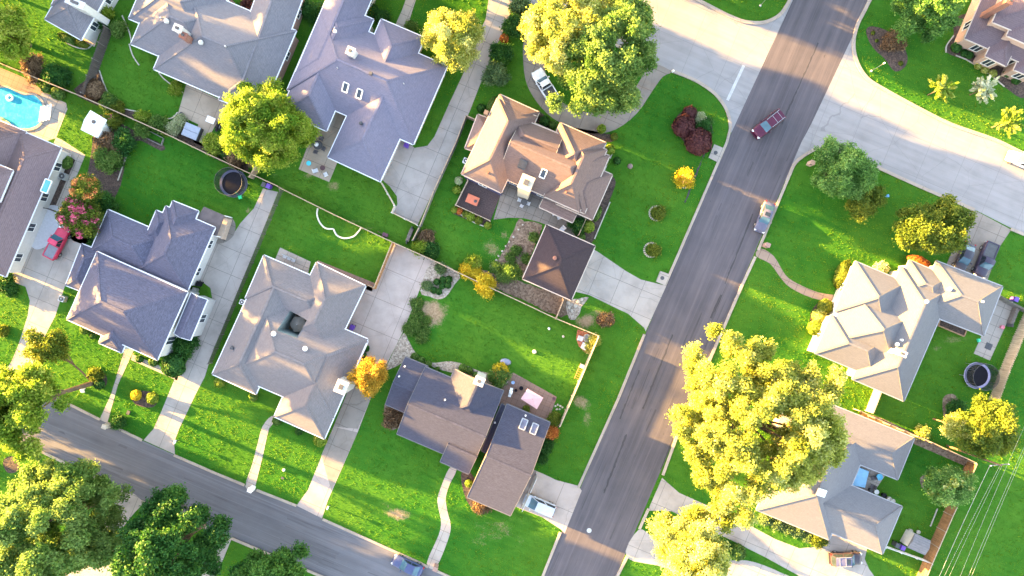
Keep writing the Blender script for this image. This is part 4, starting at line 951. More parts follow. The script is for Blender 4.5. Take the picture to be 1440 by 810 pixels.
row('%s low dark shrub from the left under the slate eaves', [(118, 464, 6, 'green'), (130, 472, 5, 'dark'), (196, 505, 5, 'dark'), (215, 509, 6, 'green')], 'low shrubs under the slate eaves')
shrub('dark bush in the round bed by the street walk', 139, 541, 7, 'dark', .9); shrub('yellow green bush in the round bed by the street walk', 134, 527, 7, 'olive', 1.0, loose=True)
shrub('left yellow bush in the island bed of the small front lawn', 191, 556, 7, 'yellow', .9); shrub('right yellow bush in the island bed of the small front lawn', 214, 560, 8, 'lime', .9); shrub('green bush at the kerb beside the white mailbox', 165, 594, 7, 'dark', .8, loose=True)
shrub('dark dead bush behind the pool fence', 46, 92, 16, 'brown', 1.6, loose=True); shrub('dark leafy bush right of the dead one behind the pool fence', 78, 108, 16, 'dark', 1.4, loose=True); shrub('left bright green shrub beside the pool deck', 64, 123, 7, 'green'); shrub('right bright green shrub beside the pool deck', 81, 131, 9, 'green')
shrub('left low hedge under the top left house', 93, 53, 10, 'green', .9, out=(1.3, .55), ang=-.5, name='hedge', cat='hedge'); shrub('right low hedge under the top left house', 114, 61, 8, 'olive', .8, out=(1.2, .55), ang=-.45, name='hedge', cat='hedge')
shrub('lime bush at the top end of the weathered fence', 145, 16, 10, 'lime', 1.6, loose=True); shrub('dark bush between the top left house and the weathered fence', 139, 30, 9, 'dark', 1.5, loose=True); shrub('small green shrub inside the top of the weathered fence', 166, 39, 8, 'green', 1.2, loose=True)
shrub('round brown shrub at the foot of the weathered fence', 131, 126, 14, 'brown', 1.4)
row('%s shrub from the left along the long back fence', [(153, 143, 9, 'green'), (165, 152, 6, 'olive'), (200, 165, 8, 'lime'), (223, 174, 10, 'green'), (253, 170, 6, 'palef'), (243, 181, 7, 'palef'), (234, 184, 4, 'olive')], 'shrubs along the long back fence', loose=True)
shrub('red flowered shrub beside the white shed', 157, 168, 9, 'olive', 1.6, loose=True, extra='pink'); shrub('dark shrub below the red flowered one', 173, 200, 15, 'dark', 1.8, loose=True); shrub('lower dark green shrub by the bed frame', 200, 183, 8, 'green', 1.4, loose=True)
shrub('light green bush left of the big back lawn', 149, 224, 17, 'green', 2.2, loose=True); shrub('mixed brown green bush above the light green bush', 152, 203, 15, 'brown', 1.8, loose=True); shrub('dark bush between the crape myrtles and the big back lawn', 146, 285, 15, 'dark', 2.0, loose=True); shrub('dark bush below the pink crape myrtle', 134, 345, 8, 'dark', 1.2, loose=True)
shrub('small yellow green plant at the corner of the back patio', 246, 124, 7, 'lime', .7, loose=True); shrub('yellow green bush beside the hot tub', 302, 203, 14, 'lime', 1.8, loose=True); shrub('rusty brown bush between hot tub and trampoline', 331, 222, 12, 'brown', 1.6, loose=True); shrub('dark bush under the round gold sided tree', 320, 216, 8, 'dark', 1.4, loose=True)
shrub('bright clipped shrub in the bed of the rose brown house', 92, 228, 9, 'green', 1.1); shrub('dark shrub by the round front lawn of the rose brown house', 8, 400, 12, 'dark', 1.2, loose=True); shrub('yellow shrub on the lawn at the left edge', 2, 466, 6, 'olive', .7, loose=True)
shrub('long clipped hedge left of the pale sunlit house', 1185, 385, 16, 'olive', 1.3, out=(.55, 1.25), ang=-.42, name='hedge', cat='hedge'); shrub('rust red hedge at the top of the pale sunlit house', 1293, 368, 12, 'rust', 1.1, out=(1.35, .6), ang=-.4, name='hedge', cat='hedge')
row('%s yellow ball shrub from the left before the sunlit porch', [(1147, 461, 10, 'lime'), (1153, 444, 10, 'gold'), (1161, 431, 10, 'olive')], 'ball shrubs before the sunlit porch')
shrub('small white flowering shrub before the sunlit hips', 1239, 376, 6, 'palef', .8, loose=True); shrub('bright yellow tuft on the strip along the orange lit fence', 1297, 608, 7, 'gold', 1.1, loose=True); shrub('dark bush left of the round green tree', 1345, 577, 12, 'dark', 1.3, loose=True)
shrub('yellow green shrub at the lower eave of the house under the yellow tree', 1151, 759, 9, 'olive', 1.1, loose=True); shrub('round dark green bush by the lower drive', 1038, 777, 11, 'green', 1.3); shrub('loose green bush left of the round dark one', 1022, 772, 9, 'dark', 1.1, loose=True)
row('%s grey green shrub from the left along the lower eave', [(1076, 730, 6), (1092, 736, 6), (1107, 742, 6), (1122, 748, 6), (1136, 754, 5)], 'shrubs along the lower eave', kind='grey', loose=True, h=.7)
row('%s yellow ball shrub from the left under the tan brick bay', [(1376, 92.5, 4.5), (1386, 98, 5), (1397, 103, 5)], 'yellow shrubs under the brick bay', kind='gold')
row('%s dark green shrub from the left under the tan brick wall', [(1346, 66, 7), (1357, 74, 5), (1364, 77, 5), (1418, 102, 6), (1430, 112, 6)], 'dark shrubs under the tan brick wall', kind='dark')
shrub('brown ornamental grass in the kidney shaped mulch bed', 1258, 58, 13, 'brown', 1.1, loose=True)
row('%s tiny plant from the left in the kidney shaped mulch bed', [(1228, 46, 2.5), (1233, 57, 2), (1267, 89, 3)], 'tiny plants in the kidney bed', kind='olive', h=.3)
shrub('dark red leaved shrub in the entry court of the pink brick walled house', 350, 9, 9, 'maroon', 1.0, loose=True, z0=0, extra='rust'); shrub('dark hedge right of the pink brick wall', 437, 14, 12, 'dark', 1.4, loose=True); shrub('yellow flowered shrub at the top of the blue grey house', 520, 16, 8, 'dark', 1.0, loose=True, extra='yellow'); shrub('green bush left of the short top path', 538, 24, 7, 'dark', .9, loose=True); shrub('green bush right of the short top path', 577, 38, 6, 'green', .8, loose=True)
# ================================================================ vehicles
def lin(t, xs, ys):
    return float(np.interp(t, xs, ys))
def car(label, px, py, fx, fy, L=4.6, Wd=1.8, body=(.3, .3, .32), kind='sedan', name='parked_car', cat='car', roofc=None, metal=.3, sunroof=False, rails=False, group=None, gl='carglass', bedcover=None):
    """px,py: middle of the car on the photograph (at bonnet height); fx,fy: pixel direction the front points to"""
    c = P(px, py, .8); ang = math.atan2(-fy, fx); root = thing(name, label, cat, (c.x, c.y, 0.02), group, ang)
    pm = paint('car_paint', body, metal); rm = paint('car_roof_paint', roofc, metal) if roofc else pm
    hl = L / 2
    Zb = {'sedan': ([-hl, -hl * .92, -hl * .45, hl * .32, hl * .9, hl], [.78, .92, .95, .93, .74, .6]),
          'suv': ([-hl, -hl * .95, -hl * .5, hl * .45, hl * .92, hl], [.95, 1.05, 1.05, 1.05, .95, .75]),
          'van': ([-hl, -hl * .95, -hl * .5, hl * .55, hl * .92, hl], [.95, 1.02, 1.02, 1.0, .82, .66]),
          'pickup': ([-hl, -hl * .98, -hl * .2, hl * .4, hl * .93, hl], [.95, 1.0, 1.02, 1.08, 1.0, .8])}[kind]
    cab = {'sedan': (-hl * .78, -hl * .42, hl * .06, hl * .44, 1.43), 'suv': (-hl * .97, -hl * .84, hl * .14, hl * .46, 1.75), 'van': (-hl * .97, -hl * .86, hl * .22, hl * .66, 1.75), 'pickup': (-hl * .14, -hl * .06, hl * .2, hl * .46, 1.82)}[kind]
    nst, nr = 17, 13; m = MB(); vs = []; w2 = Wd / 2
    for i in range(nst):
        x = -hl + L * i / (nst - 1); t = abs(x) / hl
        w = w2 * (1 - .13 * max(0, (t - .78) / .22) ** 1.6) * (1 if x < 0 else 1 - .04 * t); zt = lin(x, *Zb)
        end = max(0, (t - .93) / .07)
        zl = .3 + .12 * end
        prof = [(-.86, zl), (-.97, zl + .1), (-1, (zl + zt) * .5), (-.985, zt - .16), (-.93, zt - .03), (-.7, zt + .02), (0, zt + .05), (.7, zt + .02), (.93, zt - .03), (.985, zt - .16), (1, (zl + zt) * .5), (.97, zl + .1), (.86, zl)]
        xx = x - (.07 * end if x > 0 else -.05 * end)
        vs += [(xx - (.10 if x > 0 else -.06) * end * abs(a) ** 2, a * w, z) for a, z in prof]
    fs = [(i * nr + k, i * nr + k + 1, (i + 1) * nr + k + 1, (i + 1) * nr + k)[::-1] for i in range(nst - 1) for k in range(nr - 1)]
    fs += [tuple(range(nr)), tuple((nst - 1) * nr + k for k in range(nr - 1, -1, -1)), ]
    m.add(vs, fs); Z = Vector((0, 0, 0)); o = m.build('body', pm, root, True, Z)
    # cabin
    xr0, xr1, xf1, xf0, zr = cab; zb = lambda x: lin(x, *Zb) + .0
    wb, wt = w2 * .9, w2 * .74
    b = [(xr0, -wb, zb(xr0)), (xf0, -wb, zb(xf0)), (xf0, wb, zb(xf0)), (xr0, wb, zb(xr0))]; t = [(xr1, -wt, zr - .05), (xf1, -wt, zr - .03), (xf1, wt, zr - .03), (xr1, wt, zr - .05)]
    m = MB(); m.add(b + t, [(0, 1, 5, 4), (1, 2, 6, 5), (2, 3, 7, 6), (3, 0, 4, 7)]); m.build('pillars', pm, root, False, Z)
    m = MB(); g = 6; vv = []
    for i in range(g + 1):
        for j in range(g + 1):
            u, v = i / g, j / g; x = xr1 - .04 + (xf1 - xr1 + .08) * u; y = (v * 2 - 1) * (wt + .02)
            vv.append((x - .05 * (v * 2 - 1) ** 2 * (1 if u > .5 else -1), y, zr - .05 + .07 * (1 - (v * 2 - 1) ** 2) * 1 + .03 * (1 - (u * 2 - 1) ** 2)))
    m.add(vv, [(i * (g + 1) + j, (i + 1) * (g + 1) + j, (i + 1) * (g + 1) + j + 1, i * (g + 1) + j + 1) for i in range(g) for j in range(g)]); m.build('roof', rm, root, True, Z)
    def pane(nm, q, mat, s=.9, push=.012):
        q = [Vector(p) for p in q]; cc = sum(q, Vector()) / 4; n = (q[1] - q[0]).cross(q[3] - q[0]).normalized()
        if n.dot(cc - Vector((0, 0, .8))) < 0: n = -n
        mm = MB(); r = [cc + (p - cc) * s + n * push for p in q]; mm.add(r, [(0, 1, 2, 3)]); mm.build(nm, mat, root, False, Z)
    pane('windscreen', (b[1], b[2], t[2], t[1]), M['screen'], .93); pane('rear_window', (b[0], b[3], t[3], t[0]), M['screen'] if kind in ('sedan',) else M[gl], .88)
    for a, c2, d, e in ((b[0], b[1], t[1], t[0]), (b[3], b[2], t[2], t[3])):
        a, c2, d, e = map(Vector, (a, c2, d, e)); md, mt = a.lerp(c2, .5), e.lerp(d, .5)
        pane('side_window', (a, md, mt, e), M[gl], .86); pane('side_window', (md, c2, d, mt), M[gl], .86)
    if sunroof:
        m = MB(); x = xf1 - .75; m.add([(x, -.4, zr + .055), (x + .55, -.4, zr + .05), (x + .55, .4, zr + .05), (x, .4, zr + .055)], [(0, 1, 2, 3)]); m.build('sunroof', M[gl], root, False, Z)
    if rails:
        for s_ in (-1, 1):
            m = MB(); m.beam((xr1 + .1, s_ * (wt - .03), zr + .05), (xf1 - .1, s_ * (wt - .03), zr + .05), .05, .06); m.build('roof_rail', M['steel'], root, False, Z)
        for k in range(2):
            m = MB(); x = xr1 + .5 + k * .9; m.beam((x, -wt, zr + .06), (x, wt, zr + .06), .04, .03); m.build('roof_bar', M['steel'], root, False, Z)
    if kind == 'pickup':
        x0, x1 = -hl + .1, xr0 - .08; wb2 = w2 * .82
        m = MB(); m.add([(x0, -wb2, 1.075), (x1, -wb2, 1.075), (x1, wb2, 1.075), (x0, wb2, 1.075)], [(0, 1, 2, 3)])
        if bedcover: m.build('bed_cover', bedcover, root, False, Z)
        else: m.build('bed', M['dark'], root, False, Z)
        for p, q in (((x0, -w2 * .9, 1.09), (x1, -w2 * .9, 1.09)), ((x0, w2 * .9, 1.09), (x1, w2 * .9, 1.09)), ((x0 - .03, -w2 * .9, 1.09), (x0 - .03, w2 * .9, 1.09)), ((x1, -w2 * .9, 1.09), (x1, w2 * .9, 1.09))):
            m = MB(); m.beam(p, q, .15, .12); m.build('bed_rail', pm, root, False, Z)
    for sx in (hl * .63, -hl * .6):
        for sy in (-1, 1):
            m = MB(); m.tube([(sx, sy * (w2 - .2), .33), (sx, sy * (w2 + .015), .33)], .335, 16); wh = m.build('wheel', M['tyre'], root, False, Z)
            m = MB(); m.tube([(sx, sy * (w2 - .02), .33), (sx, sy * (w2 + .022), .33)], .2, 12); m.build('rim', M['rim'], wh, False, Z)
    zf, zbk = lin(hl * .95, *Zb), lin(-hl * .95, *Zb)
    red = M.setdefault('tail', simple('tail_lamp_red', (.35, .015, .015), .25, .05)); wl = M.setdefault('head', simple('head_lamp_clear', (.75, .75, .72), .15, .05))
    for sy in (-1, 1):
        m = MB(); m.box((hl * .925, sy * w2 * .7, zf - .2), .3, .3, .17, -sy * .5); m.build('headlight', wl, root, False, Z)
        m = MB(); m.box((-hl * .955, sy * w2 * .76, zbk - .26), .2, .24, .24, sy * .3); m.build('taillight', red, root, False, Z)
        m = MB(); m.box((xf0 - .42, sy * (w2 + .09), 1.0), .14, .22, .15); m.build('mirror', pm, root, False, Z)
    for x, s_ in ((hl - .01, 1), (-hl + .02, -1)):
        m = MB(); m.box((x - .02 * s_, 0, .33), .16, Wd * .84, .2, 0); m.build('bumper', pm if kind != 'pickup' else M['steel'], root, False, Z)
    return root
car('maroon estate car with silver roof rails driving on the dark road', 1080.5, 174.5, -160, 128, 5.1, 1.9, (.07, .008, .03), 'suv', 'car', rails=True)
car('silver blue sedan with a sunroof at the right kerb of the dark road', 1076, 305, -58, 152, 4.7, 1.8, (.1, .1, .15), 'sedan', sunroof=True)
car('white pickup truck with an open dark bed under the big trees', 767, 121, -60, -100, 5.5, 1.95, (.75, .76, .78), 'pickup', 'pickup_truck', 'truck', metal=0)
car('white car on the sunlit street cut by the right edge', 1440, 226, -150, -62, 4.7, 1.82, (.8, .8, .78), 'sedan', metal=0)
car('black sedan with a glossy roof beside the black pickup', 1357, 362, -50, 118, 4.7, 1.82, (.035, .033, .05), 'sedan', metal=.4)
car('black pickup truck right of the black sedan on the short driveway', 1386, 366, -48, 118, 5.5, 1.98, (.04, .032, .06), 'pickup', 'pickup_truck', 'truck', metal=.4)
car('slate blue sedan parked at the kerb of the south street by the bottom edge', 573, 796, -150, -68, 4.8, 1.82, (.05, .065, .15), 'sedan')
car('white minivan on the driveway beside the charcoal garage', 759, 711, -150, -62, 4.9, 1.9, (.48, .51, .58), 'van', 'minivan', 'van', metal=.1)
car('silver grey estate car with roof rails on the wide lower right drive', 1190, 786, 150, -6, 4.7, 1.85, (.035, .027, .04), 'suv', sunroof=True, rails=True, roofc=(.1, .1, .18))
car('red pickup truck with a grey bed cover beside the crape myrtle', 80, 342, 62, -118, 5.0, 1.85, (.5, .03, .08), 'pickup', 'pickup_truck', 'truck', metal=.0, roofc=(.62, .05, .12), bedcover=simple('bed_cover_grey', (.2, .2, .23), .7, .1))

# ================================================================ fences
WD = {'grey': wood('fence_grey', (.2, .185, .17)), 'tan': wood('fence_tan', (.33, .24, .165)), 'dark': wood('fence_weathered', (.09, .078, .072)), 'cedar': wood('fence_cedar', (.32, .17, .075)), 'pale': wood('fence_pale', (.45, .36, .26)), 'cap': wood('fence_cap_tan', (.38, .28, .19), VA, .25), 'white': simple('fence_white', (.62, .6, .56), .6, .1)}
def fence(label, pts, h=1.8, mat='tan', postm=None, style='board', z=None, gap=.012, bw=.14):
    """pts: pixels of the fence's top line"""
    w = [P(x, y, z if z is not None else h) for x, y in pts]; root = thing('fence', label, 'fence', (w[0].x, w[0].y, 0))
    m = MB(); g = random.Random(len(label)); pd = None
    for a, b in zip(w[:-1], w[1:]):
        a, b = Vector((a.x, a.y, 0)), Vector((b.x, b.y, 0)); L = (b - a).length; d = (b - a) / L; nn = Vector((-d.y, d.x, 0)); ang = math.atan2(d.y, d.x)
        if style == 'board':
            n = max(1, int(L / (bw + gap)))
            for i in range(n):
                q = a + d * (i + .5) * L / n; m.box((q.x + nn.x * .03, q.y + nn.y * .03, .04), L / n - gap, .022, h - .04 - g.uniform(0, .035), ang)
            for zz in (.35, h * .55, h - .2): m.beam(a - nn * .02 + Vector((0, 0, zz)), b - nn * .02 + Vector((0, 0, zz)), .045, .09)
        elif style == 'rail':
            for zz in (h * .35, h * .66, h - .05): m.beam(a + Vector((0, 0, zz)), b + Vector((0, 0, zz)), .06, .1)
            n = max(1, int(L / .13))
            for i in range(n):
                q = a + d * (i + .5) * L / n; m.box((q.x, q.y, .05), .025, .025, h - .1, ang)
        elif style == 'shadowbox':
            n = max(1, int(L / .3))
            for i in range(n):
                for s_ in (-1, 1):
                    q = a + d * (i + .5 + .25 * s_) * L / n + nn * .06 * s_; m.box((q.x, q.y, .04), .17, .02, h - .04 - g.uniform(0, .05), ang)
            for zz in (.35, h - .25): m.beam(a + Vector((0, 0, zz)), b + Vector((0, 0, zz)), .08, .09)
        np_ = max(1, round(L / 2.4))
        for i in range(np_ + (1 if b is w[-1] or (b - Vector((w[-1].x, w[-1].y, 0))).length < .01 else 0)):
            q = a + d * L * i / np_
            if pd is None:
                k = MB(); k.box((0, 0, -.03), .1, .1, h + .1, 0); k.box((0, 0, h + .07), .13, .13, .03, 0); pd = k.build('post', postm or WD[mat], root, False, Vector((0, 0, 0)))
                po = pd
            else:
                po = pd.copy(); COL.objects.link(po)
            po.location = (q.x - nn.x * .05 - root.location.x, q.y - nn.y * .05 - root.location.y, 0); po.rotation_euler = (0, 0, ang)
    m.build('panel', WD[mat], root)
    if style == 'board':
        k = MB()
        for a, b in zip(w[:-1], w[1:]): k.beam((a.x, a.y, h + .02), (b.x, b.y, h + .02), .13, .045)
        k.build('cap_rail', WD[{'tan': 'cap', 'cedar': 'cap', 'grey': 'cap'}.get(mat, 'pale')], root)
    return root
fence('long tan board fence from the pool across the back lawns to the pink driveway', [(-40, 71), (5, 91), (111, 134), (166, 158), (233, 188), (290, 215.6), (391, 262)], 1.7, 'tan')
fence('tan board fence behind the heart edged back lawn', [(393, 264), (470, 302), (552, 340.5)], 1.7, 'tan')
fence('tan board fence from the pink driveway past the golden bushes to the road corner', [(553, 341), (608, 365.5), (646, 384), (697, 408), (782, 448), (842, 472.5)], 1.7, 'tan')
fence('cream sunlit fence along the road side of the charcoal house garden', [(842, 473.5), (815, 538), (787.5, 600)], 1.8, 'pale')
fence('short tan fence from the pyramid roofed garage to the back fence', [(792.6, 421), (782.5, 447)], 1.7, 'tan')
fence('dark weathered fence with pale posts between the two grey roofed houses', [(146, 36), (130, 82), (114, 130)], 1.9, 'dark', WD['grey'], 'shadowbox')
fence('dark slatted fence along the long driveway of the slate roofed house', [(393.5, 267), (334, 410), (292, 512)], 1.5, 'dark', WD['grey'], 'rail')
fence('orange cedar fence between the heart edged lawn and pink driveway', [(551, 342), (525, 406)], 1.7, 'cedar')
fence('short cedar fence beside the corner of the courtyard house', [(517, 401), (526, 405)], 1.5, 'cedar')
fence('weathered fence along the right side of the long top driveway', [(655, 163), (641, 200), (610, 268), (590, 318)], 1.6, 'grey', None, 'board')
fence('lower weathered fence by the dead brown shrub', [(589, 320), (580, 338)], 1.6, 'grey')
fence('short fence joining the top driveway fence to the brown house', [(656, 162.5), (669.5, 168.5)], 1.6, 'tan')
fence('low white fence at the foot of the blue grey house lawn', [(535.5, 256), (554.5, 289.5), (550.6, 298.5), (587, 316.5)], 1.3, 'white', None, 'board')
fence('short weathered gate fence under the round gold sided tree', [(364, 226), (350, 249)], 1.7, 'tan')
fence('weathered fence behind the bins right of the pale sunlit house', [(1407, 415.6), (1440, 433.5), (1480, 452)], 1.7, 'grey', None, 'shadowbox')
fence('pale slatted fence behind the right hand trampoline', [(1460, 430), (1440, 475), (1420, 524), (1404.5, 566)], 1.9, 'pale', None, 'shadowbox')
fence('reddish fence with pale posts running down the lower right edge', [(1374, 653), (1340, 726), (1311, 793), (1300, 820)], 1.9, 'cedar', WD['pale'])
fence('orange sunlit fence between the pale house and the patio house', [(1209, 577.5), (1251, 597), (1310, 622), (1373, 651)], 1.6, 'cedar', WD['pale'])
fence('short pale sunlit fence joining the sunlit house to the orange fence', [(1240.5, 549), (1228, 581)], 2.0, 'pale')
fence('pale wire topped fence at the foot of the patio house yard', [(1246, 770), (1311, 793)], 1.5, 'white', None, 'rail')
fence('beige railing with square posts round the dark deck', [(658, 253), (640.5, 288), (689, 310)], 1.0, 'pale', None, 'rail')
fence('short beige railing between the patio and the garage of the brown house', [(824, 308), (813.5, 331)], 1.3, 'tan')
fence('dark rail at the pool side of the rose brown house', [(62, 292), (90, 303)], 1.2, 'dark', None, 'rail')

# ================================================================ garden objects
def pool():
    pts = smooth_pts([(-14, 128), (0, 124), (12, 124), (22, 129), (34, 134), (48, 134), (58, 143), (62, 156), (60, 168), (50, 178), (34, 181), (12, 176), (-12, 170)], 5)
    w = [P(x, y) for x, y in pts]; c = sum(w, Vector()) / len(w); root = thing('swimming_pool', 'curved turquoise swimming pool with a pale rim at the left edge', 'swimming pool', (c.x, c.y, 0))
    m = MB(); n = len(w); out = [p + (p - c).normalized() * .38 for p in w]
    vs = [(p.x, p.y, .11) for p in w] + [(p.x, p.y, .11) for p in out] + [(p.x, p.y, 0) for p in w] + [(p.x, p.y, 0) for p in out]
    fs = []
    for i in range(n):
        j = (i + 1) % n; fs += [(i, j, n + j, n + i), (i, 2 * n + i, 2 * n + j, j), (n + i, n + j, 3 * n + j, 3 * n + i)]
    m.add(vs, fs); m.build('coping', M['path'], root)
    m = MB(); m.add([(p.x, p.y, .05) for p in w], [tuple(range(n))]); m.build('water', water_mat(), root)
    m = MB()
    for k in range(4):
        a, b = P(60 + k * 4.2, 150 - k * 1.2), P(57 + k * 4.2, 172 - k * 1.0); m.beam((a.x, a.y, .14 + .0 * k), (b.x, b.y, .14), .3, .08)
    m.build('steps', M['white'], root)
    return root
pool()
m = MB(); p = P(15, 138); 
for i in range(20):
    a, b = 2 * math.pi * i / 20, 2 * math.pi * (i + 1) / 20; m.tube([(p.x + .42 * math.cos(a), p.y + .42 * math.sin(a), .13), (p.x + .42 * math.cos(b), p.y + .42 * math.sin(b), .13)], .13, 8, cap=False)
tag(m.build('pool_ring', M['white'], None, True), 'white ring float in the turquoise pool', 'pool float')
m = MB(); p = P(7, 172); m.box((p.x, p.y, .06), 1.7, .8, .18, -.6, 0, .85); m.box((p.x - .5, p.y + .35, .2), .5, .7, .12, -.6, 0, .8); tag(m.build('pool_float', simple('yellow_vinyl', (.75, .68, .25), .4, .1)), 'yellow and white air mattress by the lower pool edge', 'pool float')
m = MB(); p = P(17, 178); m.lathe((p.x, p.y, .05), [(.2, 0), (.36, .12), (.3, .26), (.12, .32)], 10, 0, 1.2, .8); tag(m.build('pool_toy', M['pink'] if 'pink' in M else simple('pink_vinyl', (.7, .3, .6), .4, .1)), 'pink inflatable toy at the lower pool edge', 'pool toy')
def shed(label, quad, zt, rise, roofm, wallm, name='shed', vent_=True):
    q = [P(x, y, zt) for x, y in quad]; c = sum(q, Vector()) / 4; root = thing(name, label, 'shed', (c.x, c.y, 0))
    m = MB(); a, b = (q[0] + q[3]) / 2 + Vector((0, 0, rise)), (q[1] + q[2]) / 2 + Vector((0, 0, rise)); dn = Vector((0, 0, -.1))
    vs = [*q, a, b] + [v + dn for v in q]
    m.add(vs, [(0, 1, 5, 4), (2, 3, 4, 5), (3, 0, 4), (1, 2, 5), (9, 8, 7, 6), (0, 6, 7, 1), (1, 7, 8, 2), (2, 8, 9, 3), (3, 9, 6, 0)]); m.build('roof', roofm, root)
    m = MB(); m.prism([((c + (v - c) * .88).x, (c + (v - c) * .88).y) for v in q], 0, zt - .1); m.build('wall', wallm, root)
    d = MB(); e0, e1 = c + (q[1] - c) * .885, c + (q[2] - c) * .885; e0, e1 = Vector(e0), Vector(e1); d.beam((e0.x * .65 + e1.x * .35, e0.y * .65 + e1.y * .35, .9), (e0.x * .35 + e1.x * .65, e0.y * .35 + e1.y * .65, .9), .05, 1.7); d.build('door', M['offwhite'], root)
    if vent_: v = MB(); p = (a + b) / 2 - (q[2] - q[1]) * .12; v.lathe((p.x, p.y, p.z - rise * .3), [(.28, 0), (.28, .16), (.2, .22)], 12); v.build('vent', M['dark'], root)
shed('white metal garden shed with a dark roof vent on the side lawn', [(127, 155), (150, 168.5), (138, 194.5), (113.5, 182.5)], 2.0, .28, M['white'], M['white'])
shed('small grey roofed shed by the bins in the lower right yard', [(1287, 750), (1309, 760.5), (1301, 781), (1276, 770)], 2.1, .3, SH['light'], SID, vent_=False)
def trampoline(label, cx, cy, r, lean):
    p = P(cx, cy, .9); R = r / S; root = thing('trampoline', label, 'trampoline', (p.x, p.y, 0)); c = (p.x, p.y)
    m = MB(); m.lathe((p.x, p.y, .88), [(R * .82, 0), (R * .82, .012)], 36); m.build('mat', M['black'], root)
    m = MB(); n = 36; vs = []
    for rr, z in ((R * .82, .9), (R * .82, .96), (R, .96), (R, .9)): vs += [(p.x + rr * math.cos(2 * math.pi * k / n), p.y + rr * math.sin(2 * math.pi * k / n), z) for k in range(n)]
    m.add(vs, [(i * n + k, i * n + (k + 1) % n, ((i + 1) % 4) * n + (k + 1) % n, ((i + 1) % 4) * n + k) for i in range(4) for k in range(n)]); m.build('rim', lean, root)
    m = MB()
    for k in range(6):
        a = 2 * math.pi * k / 6
        m.tube([(p.x + R * math.cos(a), p.y + R * math.sin(a), 0), (p.x + R * math.cos(a), p.y + R * math.sin(a), .9)], .03, 6)
    m.build('leg', M['steel'], root)
    for k in range(6):
        a = 2 * math.pi * (k + .5) / 6; m = MB(); m.tube([(p.x + R * math.cos(a), p.y + R * math.sin(a), .5), (p.x + R * math.cos(a), p.y + R * math.sin(a), 2.7)], .035, 6); m.build('pole', M['dark'], root)
    net, nt, b = newmat('safety_net'); nt.links.new(ramp(nt, noise(nt, pos(nt), 3, 2), [(.3, (.015, .015, .02)), (.7, (.03, .03, .035))]), b.inputs['Base Color'])
    tr = N(nt, 'ShaderNodeBsdfTransparent'); mx = N(nt, 'ShaderNodeMixShader'); mx.inputs[0].default_value = .62; nt.links.new(tr.outputs[0], mx.inputs[1]); nt.links.new(b.outputs[0], mx.inputs[2]); nt.links.new(mx.outputs[0], nt.nodes['Material Output'].inputs['Surface'])
    m = MB(); vs = [(p.x + R * .97 * math.cos(2 * math.pi * k / n), p.y + R * .97 * math.sin(2 * math.pi * k / n), z) for z in (.96, 2.65) for k in range(n)]
    m.add(vs, [(k, (k + 1) % n, n + (k + 1) % n, n + k) for k in range(n)]); m.build('net', net, root)
    m = MB()
    for k in range(n): a, b2 = 2 * math.pi * k / n, 2 * math.pi * (k + 1) / n; m.tube([(p.x + R * .97 * math.cos(a), p.y + R * .97 * math.sin(a), 2.67), (p.x + R * .97 * math.cos(b2), p.y + R * .97 * math.sin(b2), 2.67)], .018, 5, cap=False)
    m.build('top_ring', M['dark'], root)
    return root
trampoline('black round trampoline with net and steel blue rim on the left back lawn', 328.5, 258, 19.5, simple('rim_pad_blue', (.07, .075, .13), .6, .1))
trampoline('black round trampoline with lilac rim behind the pale sunlit house', 1374, 528, 18.5, simple('rim_pad_lilac', (.36, .33, .5), .6, .1))
m = MB(); p = P(336.5, 277, 1.2); m.box((p.x, p.y, .95), .55, .5, .12, .3, 0, .85); m.tube([(p.x - .7, p.y + .8, 1.0), (p.x, p.y, 1.05)], .03, 6); tag(m.build('trampoline_step', simple('green_plastic', (.02, .5, .2), .5, .1)), 'bright green step hooked on the left trampoline rim', 'step')
def table(label, px, py, r, mat, h=.74, kind='round', name='garden_table', q=None):
    p = P(px, py, h); root = thing(name, label, 'table', (p.x, p.y, 0)); m = MB()
    if kind == 'round': m.lathe((p.x, p.y, h - .04), [(r, 0), (r, .04)], 24)
    else: m.box((p.x, p.y, h - .05), r * 2, r * 1.4, .05, VA)
    m.build('table_top', mat, root)
    for k in range(4):
        a = math.pi / 4 + k * math.pi / 2 + VA; l = MB(); l.tube([(p.x + r * .75 * math.cos(a), p.y + r * .75 * math.sin(a), 0), (p.x + r * .6 * math.cos(a), p.y + r * .6 * math.sin(a), h - .04)], .025, 6); l.build('leg', M['dark'], root)
    return root
def chair(label, px, py, face, seatm, group=None, w=.55):
    p = P(px, py, .5); root = thing('garden_chair', label, 'chair', (p.x, p.y, 0), group, math.atan2(-face[1], face[0])); Z = Vector((0, 0, 0))
    m = MB(); m.box((0, 0, .4), w, w, .07); m.build('seat', seatm, root, False, Z)
    m = MB(); m.beam((-w * .46, 0, .45), (-w * .62, 0, .98), w, .05); m.build('backrest', seatm, root, False, Z)
    for s_ in (-1, 1):
        m = MB(); m.beam((-w * .5, s_ * w * .52, .62), (w * .42, s_ * w * .52, .6), .05, .035); m.build('armrest', M['dark'], root, False, Z)
        for x in (-1, 1): m = MB(); m.tube([(x * w * .42, s_ * w * .5, 0), (x * w * .4, s_ * w * .48, .42)], .02, 6); m.build('leg', M['dark'], root, False, Z)
    return root
pad = simple('cushion_grey', (.12, .11, .12), .8, .15); padw = simple('cushion_white', (.6, .6, .62), .8, .08); pads = simple('cushion_sand', (.42, .38, .34), .8, .1)
table('round dark dining table on the patio of the blue grey house', 447, 204, .68, M['dark'])
